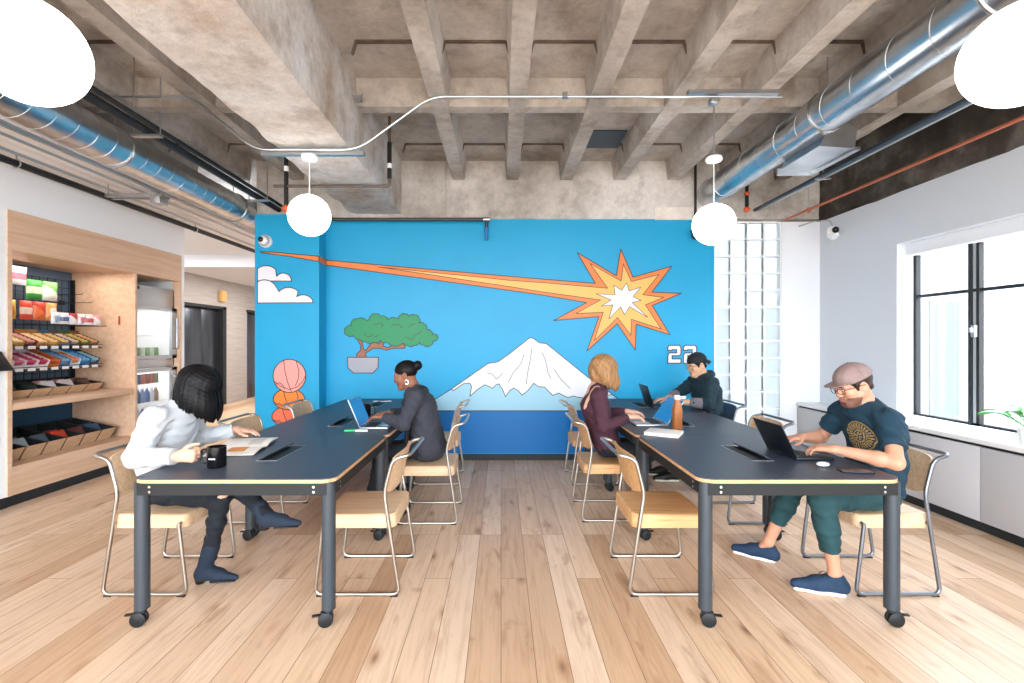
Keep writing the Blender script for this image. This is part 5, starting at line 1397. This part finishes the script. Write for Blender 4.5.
# ---------------------------------------------------------------- woman in the white sweater
J = dict(hc=V3(-1.83, 2.87, 1.13), hf=(.82, .22, -.55), hu=(.55, .1, .85), nb=V3(-1.925, 2.86, 1.035), ch=V3(-2.0, 2.86, .89), wa=V3(-2.02, 2.86, .72), pe=V3(-1.985, 2.86, .575),
         sh=[(-1.955, 3.025, .98), (-1.965, 2.695, .98)], el=[(-2.0, 3.10, .79), (-1.975, 2.575, .797)], wr=[(-1.775, 3.185, .834), (-1.735, 2.548, .806)],
         hand=[dict(d=(.95, .1, -.10), n=(0, 0, -1), th=(0, -1, 0), curl=(.12, .25, .2)), dict(d=(1, .05, .02), n=(0, 1, .05), th=(0, 0, 1), curl=(1.0, 1.25, .8), thumb=.8)],
         hip=[(-2.02, 2.95, .545), (-2.02, 2.765, .545)], kn=[(-1.66, 2.92, .575), (-1.635, 2.775, .50)], an=[(-1.35, 2.765, .405), (-1.725, 2.80, .13)])
t = thing('person', 'woman with black bob in white sweater reading a magazine and holding a black mug', 'person', (-2.03, 2.86, 0))
T, R = body(t, J, SK2, .9, .96, .0048, .9); face_parts(T, R, t, M_hblack, .96)
hair_locks(t, T, R, M_hblack, [a for a in range(30, 331, 6)], lambda a: .20 if 110 < a < 250 else .205, .96, .0115, 4, layers=3, fac=1.06, lean=lambda a: (-.22 * max(0, -math.cos(math.radians(a))), 0, .1))
M_sw = mat('white_knit', '#C3C7CB', .9, bump=.2, bscale=120)
top(t, J, M_sw, 'sweater', .94, 1.93, 1.12, .585, .0048, 1.25, .005, seed=5, neck=.07)
M_bj = mat('black_denim', '#10161E', .85); tk = V3(-1.60, 2.72, .53)
trousers(t, J, None, .9, (.97, .97), .0052, .93, mats=[M_bj, SK2], paintf=lambda x: (((x - tk) / V3(.03, .05, .010)) ** 2).sum(1) < 1)
M_suede = mat('navy_suede', '#142233', .8)
boot(t, (-1.80, 2.795, .001), (1, .05, 0), (0, 0, 1), J['an'][1], M_suede, M_rim, 1.0, J['kn'][1])
boot(t, (-1.405, 2.77, .325), (.97, -.05, .06), (-.1, 0, 1), J['an'][0], M_suede, M_rim, 1.0, J['kn'][0])

# ---------------------------------------------------------------- woman in the charcoal cardigan
J = dict(hc=V3(-.79, 3.93, 1.145), hf=(-1, -.03, -.30), hu=(-.3, 0, 1), nb=V3(-.715, 3.93, 1.03), ch=V3(-.665, 3.93, .89), wa=V3(-.62, 3.93, .72), pe=V3(-.60, 3.93, .575),
         sh=[(-.68, 3.765, .98), (-.69, 4.09, .98)], el=[(-.755, 3.675, .785), (-.76, 4.13, .80)], wr=[(-.928, 3.765, .828), (-.928, 3.955, .828)],
         hand=[dict(d=(-1, .12, -.02), n=(0, 0, -1), th=(0, 1, 0)), dict(d=(-1, -.1, -.02), n=(0, 0, -1), th=(0, -1, 0))],
         hip=[(-.61, 3.845, .545), (-.61, 4.015, .545)], kn=[(-1.0, 3.84, .535), (-1.0, 4.01, .535)], an=[(-.765, 3.85, .19), (-1.085, 3.95, .13)], toe=[(-.76, 3.85, .09), (-1.22, 3.94, .045)])
t = thing('person', 'woman with a black hair bun in charcoal cardigan typing on a laptop', 'person', (-.6, 3.93, 0))
T, R = body(t, J, SK3, .9, .96, .0055, .9); face_parts(T, R, t, M_hblack, .96)
s = S(); s.ell(T(0, -.018, .040), V3(.079, .101, .087) * .96, R, .01).ell(T(0, -.126, .052), V3(.040, .036, .040), R, .012).cone(T(0, -.09, .04), T(0, -.11, .044), .03, .026, .01)
s.ell(T(0, .105, -.038), V3(.067, .080, .098), R, .012, -1).ell(T(0, .0, -.115), V3(.09, .085, .085), R, .012, -1)
for x in (-1, 1): s.ell(T(x * .085, -.006, -.010), V3(.02, .022, .034), R, .006, -1)
hr = sobj('hair', s, .004, M_hblack, t)
lo = Vector(t.location); b = B()
for x in (-1, 1): b.tube([Vector(T(x * .085, -.008 + .014 * math.cos(a), -.058 + .018 * math.sin(a))) - lo for a in np.linspace(0, 2 * PI, 20)[:-1]], .0022, 6, closed=True)
b.done('earring', M_chrome, t)
M_char = mat('charcoal_knit', '#33353E', .9, var=.35, vscale=120)
top(t, J, M_char, 'cardigan', .93, 1.94, 1.08, .458, .0055, 1.15, .004, seed=8, flare=.03, collar=0, neck=.066)
s = S(); nb, ch, wa = J['nb'], J['ch'], J['wa']
for q in (-1, 1):
    s.chain([nb + V3(.062, 0, .012), nb + V3(.03, q * .062, .008), nb + V3(-.045, q * .058, -.035), ch + V3(-.128, q * .052, .03), wa + V3(-.135, q * .06, .02), wa + V3(-.15, q * .07, -.10)], [.018, .018, .019, .020, .019, .017], .01)
sobj('collar', s, .005, mat('dark_rib', '#1C1D22', .9), t, .002, 90, 2)
trousers(t, J, M_bj, .9, (.97, .97), .006, .95)
M_bs = mat('black_leather', '#0E0E10', .4)
sneaker(t, (-.715, 3.85, .07), (-.75, 0, -.5), (-.5, 0, .8), M_bs, M_bs, .92); sneaker(t, (-1.02, 3.955, .001), (-1, -.05, 0), (0, 0, 1), M_bs, M_bs, .92)

# ---------------------------------------------------------------- blonde woman
J = dict(hc=V3(.86, 3.985, 1.165), hf=(.85, .38, -.36), hu=(.35, .1, .95), nb=V3(.805, 3.97, 1.045), ch=V3(.785, 3.97, .89), wa=V3(.83, 3.97, .72), pe=V3(.885, 3.97, .575),
         sh=[(.825, 4.135, .99), (.785, 3.80, .99)], el=[(.885, 4.21, .785), (.80, 3.715, .755)], wr=[(1.09, 4.10, .82), (1.02, 3.80, .82)],
         hand=[dict(d=(1, -.12, -.02), n=(0, 0, -1), th=(0, -1, 0)), dict(d=(1, .15, -.02), n=(0, 0, -1), th=(0, 1, 0))],
         hip=[(.87, 4.055, .545), (.87, 3.885, .545)], kn=[(1.235, 4.06, .535), (1.23, 3.90, .535)], an=[(1.16, 4.06, .14), (1.085, 3.92, .15)], toe=[(1.30, 4.06, .05), (1.16, 3.92, .05)])
t = thing('person', 'blonde woman in maroon open back top working at a laptop by the bottle', 'person', (.86, 3.97, 0))
T, R = body(t, J, SK2, .9, .96, .0055, .9); face_parts(T, R, t, M_hbrown, .96)
hair_locks(t, T, R, M_hblond, [a for a in range(36, 325, 7)], lambda a: .155 if 90 < a < 270 else .17, .96, .011, 9, layers=3, curl=.006, fac=1.04)
M_mar = mat('maroon_knit', '#43222F', .85)
sa, sb_ = V3(.67, 3.87, .90), V3(.775, 3.86, 1.055)
def strap(x):
    d = sb_ - sa; tt = np.clip(((x - sa) @ d) / (d @ d), 0, 1); a = np.linalg.norm((x - sa) - tt[:, None] * d, axis=1) < .030
    m = np.abs(x[:, 1] - 3.97) < .05 * np.clip((x[:, 2] - .88) / .12, 0, 1)
    return (a & (np.abs(x[:, 1] - 3.865) < .016) | (m & (x[:, 0] < .80))).astype(int)
top(t, J, None, 'top', .93, 1.94, 1.0, .475, .005, 1.05, .003, mats=[M_mar, SK2], paintf=strap, seed=3, neck=.066)
trousers(t, J, M_bj, .9, (.92, .82), .006, .95)
M_sage = mat('grey_green_canvas', '#6F8684', .8)
sneaker(t, (1.03, 3.92, .085), (.85, 0, -.35), (.35, 0, .85), M_sage, M_sole, .92); sneaker(t, (1.095, 4.06, .001), (1, 0, 0), (0, 0, 1), M_bs, M_bs, .92)

# ---------------------------------------------------------------- man in the hoodie
J = dict(hc=V3(2.04, 4.95, 1.18), hf=(-.95, -.22, -.26), hu=(-.25, -.05, 1), nb=V3(2.10, 4.95, 1.06), ch=V3(2.14, 4.95, .90), wa=V3(2.165, 4.95, .72), pe=V3(2.15, 4.95, .575),
         sh=[(2.11, 4.765, 1.0), (2.10, 5.135, 1.0)], el=[(2.03, 4.65, .815), (1.92, 5.15, .86)], wr=[(1.79, 4.755, .82), (1.745, 5.02, .82)],
         hand=[dict(d=(-.9, .4, -.02), n=(0, 0, -1), th=(.3, 1, 0)), dict(d=(-.98, -.15, -.02), n=(0, 0, -1), th=(0, -1, 0))],
         hip=[(2.13, 4.855, .545), (2.13, 5.045, .545)], kn=[(1.72, 4.84, .535), (1.72, 5.06, .535)], an=[(1.75, 4.84, .13), (1.75, 5.06, .13)], toe=[(1.6, 4.84, .045), (1.6, 5.06, .045)])
t = thing('person', 'man in black cap, glasses and navy hoodie typing beside the glass block panel', 'person', (2.15, 4.95, 0))
T, R = body(t, J, SK4, 1.0, 1.0, .006, 1.0); face_parts(T, R, t, M_hblack); glasses(T, R, t, M_rim)
short_hair(t, T, R, M_hblack); M_bc = mat('black_cap', '#14181E', .8)
o = cap_hat(t, T, R, M_bc, M_bc, 1.0, .045, True, zc=.034)
M_hood = mat('dark_teal_fleece', '#122A34', .9)
hd = top(t, J, M_hood, 'hoodie', 1.03, 1.55, 1.06, .50, .006, 1.15, .004, seed=11, neck=.07)
s = S(); nb = V3(J['nb'])
for k in range(9):
    a = math.radians(-120 + 30 * k); c0 = nb + V3(.012 + .070 * math.cos(a), .085 * math.sin(a), .012 + .028 * math.cos(a) * .6)
    if k: s.cone(pc, c0, .026 + .010 * max(0, math.cos(a)), .026 + .010 * max(0, math.cos(a)), .015)
    pc = c0
sobj('hood', s, .006, M_hood, t, .003, 40, 2)
M_pl = mat('grey_plaid', '#6E6A72', .85)
for i in (0, 1):
    el, wr = V3(J['el'][i]), V3(J['wr'][i]); s = S()
    for k in range(3): s.cone(el + (wr - el) * (.26 + .10 * k), el + (wr - el) * (.31 + .10 * k), .056 - .003 * k, .054 - .003 * k, .006)
    sobj('rolled_cuff', s, .005, M_pl, t, .002, 50, 3)
trousers(t, J, M_bj, 1.0, (.95, .95), .008)
sneaker(t, (1.83, 4.84, .001), (-1, 0, 0), (0, 0, 1), M_bs, M_sole, 1.05); sneaker(t, (1.83, 5.06, .001), (-1, 0, 0), (0, 0, 1), M_bs, M_sole, 1.05)
# ================================================================ light and camera
w = bpy.data.worlds.new('world'); bpy.context.scene.world = w; w.use_nodes = True
bg = w.node_tree.nodes['Background']; bg.inputs['Strength'].default_value = 4.4
wt = w.node_tree; tc = wt.nodes.new('ShaderNodeTexCoord'); sp = wt.nodes.new('ShaderNodeSeparateXYZ'); wt.links.new(tc.outputs['Generated'], sp.inputs[0])
rp = wt.nodes.new('ShaderNodeValToRGB'); e = rp.color_ramp.elements
mr = wt.nodes.new('ShaderNodeMapRange'); mr.inputs['From Min'].default_value = -1; wt.links.new(sp.outputs[2], mr.inputs['Value']); wt.links.new(mr.outputs[0], rp.inputs['Fac'])
e[0].position = .47; e[0].color = (.40, .38, .36, 1); e[1].position = .53; e[1].color = (.84, .92, 1, 1)
wt.links.new(rp.outputs['Color'], bg.inputs['Color'])
def area(name, loc, rot, sx, sy, e, col=(1, 1, 1)):
    l = bpy.data.lights.new(name, 'AREA'); l.shape = 'RECTANGLE'; l.size = sx; l.size_y = sy; l.energy = e; l.color = col
    o = bpy.data.objects.new(name, l); C.objects.link(o); o.location = loc; o.rotation_euler = rot; return o
area('cabinet_downlight', (-4.55, 4.8, 2.20), (0, 0, 0), .3, 1.1, 2, (1, .9, .8))
area('fridge_light', (-4.6, 5.9, 1.85), (0, 0, 0), .3, .5, .9, (1, 1, 1))
area('fridge_light', (-4.6, 5.9, 1.08), (0, 0, 0), .3, .5, .9, (1, 1, 1))
area('lobby_light', (-4.6, 10.5, 2.80), (0, 0, 0), 1.5, 2.5, 36, (1, .95, .9))
area('lobby_light', (-5.2, 7.6, 3.0), (0, 0, 0), 1.0, 1.5, 18, (1, .95, .9))
cam = bpy.data.cameras.new('camera'); co = bpy.data.objects.new('camera', cam); C.objects.link(co)
co.location = (0, 0, H); co.rotation_euler = (PI / 2, 0, 0)
cam.sensor_width = 36; cam.lens = F / 1024 * 36; cam.shift_x = (512 - CX) / 1024; cam.shift_y = (CY - 341.5) / 1024
cam.clip_start = .05; cam.clip_end = 200
sc = bpy.context.scene; sc.camera = co
sc.view_settings.view_transform = 'Standard'; sc.view_settings.look = 'None'; sc.view_settings.gamma = 1; sc.view_settings.use_curve_mapping = False
sc.view_settings.exposure = 1.75
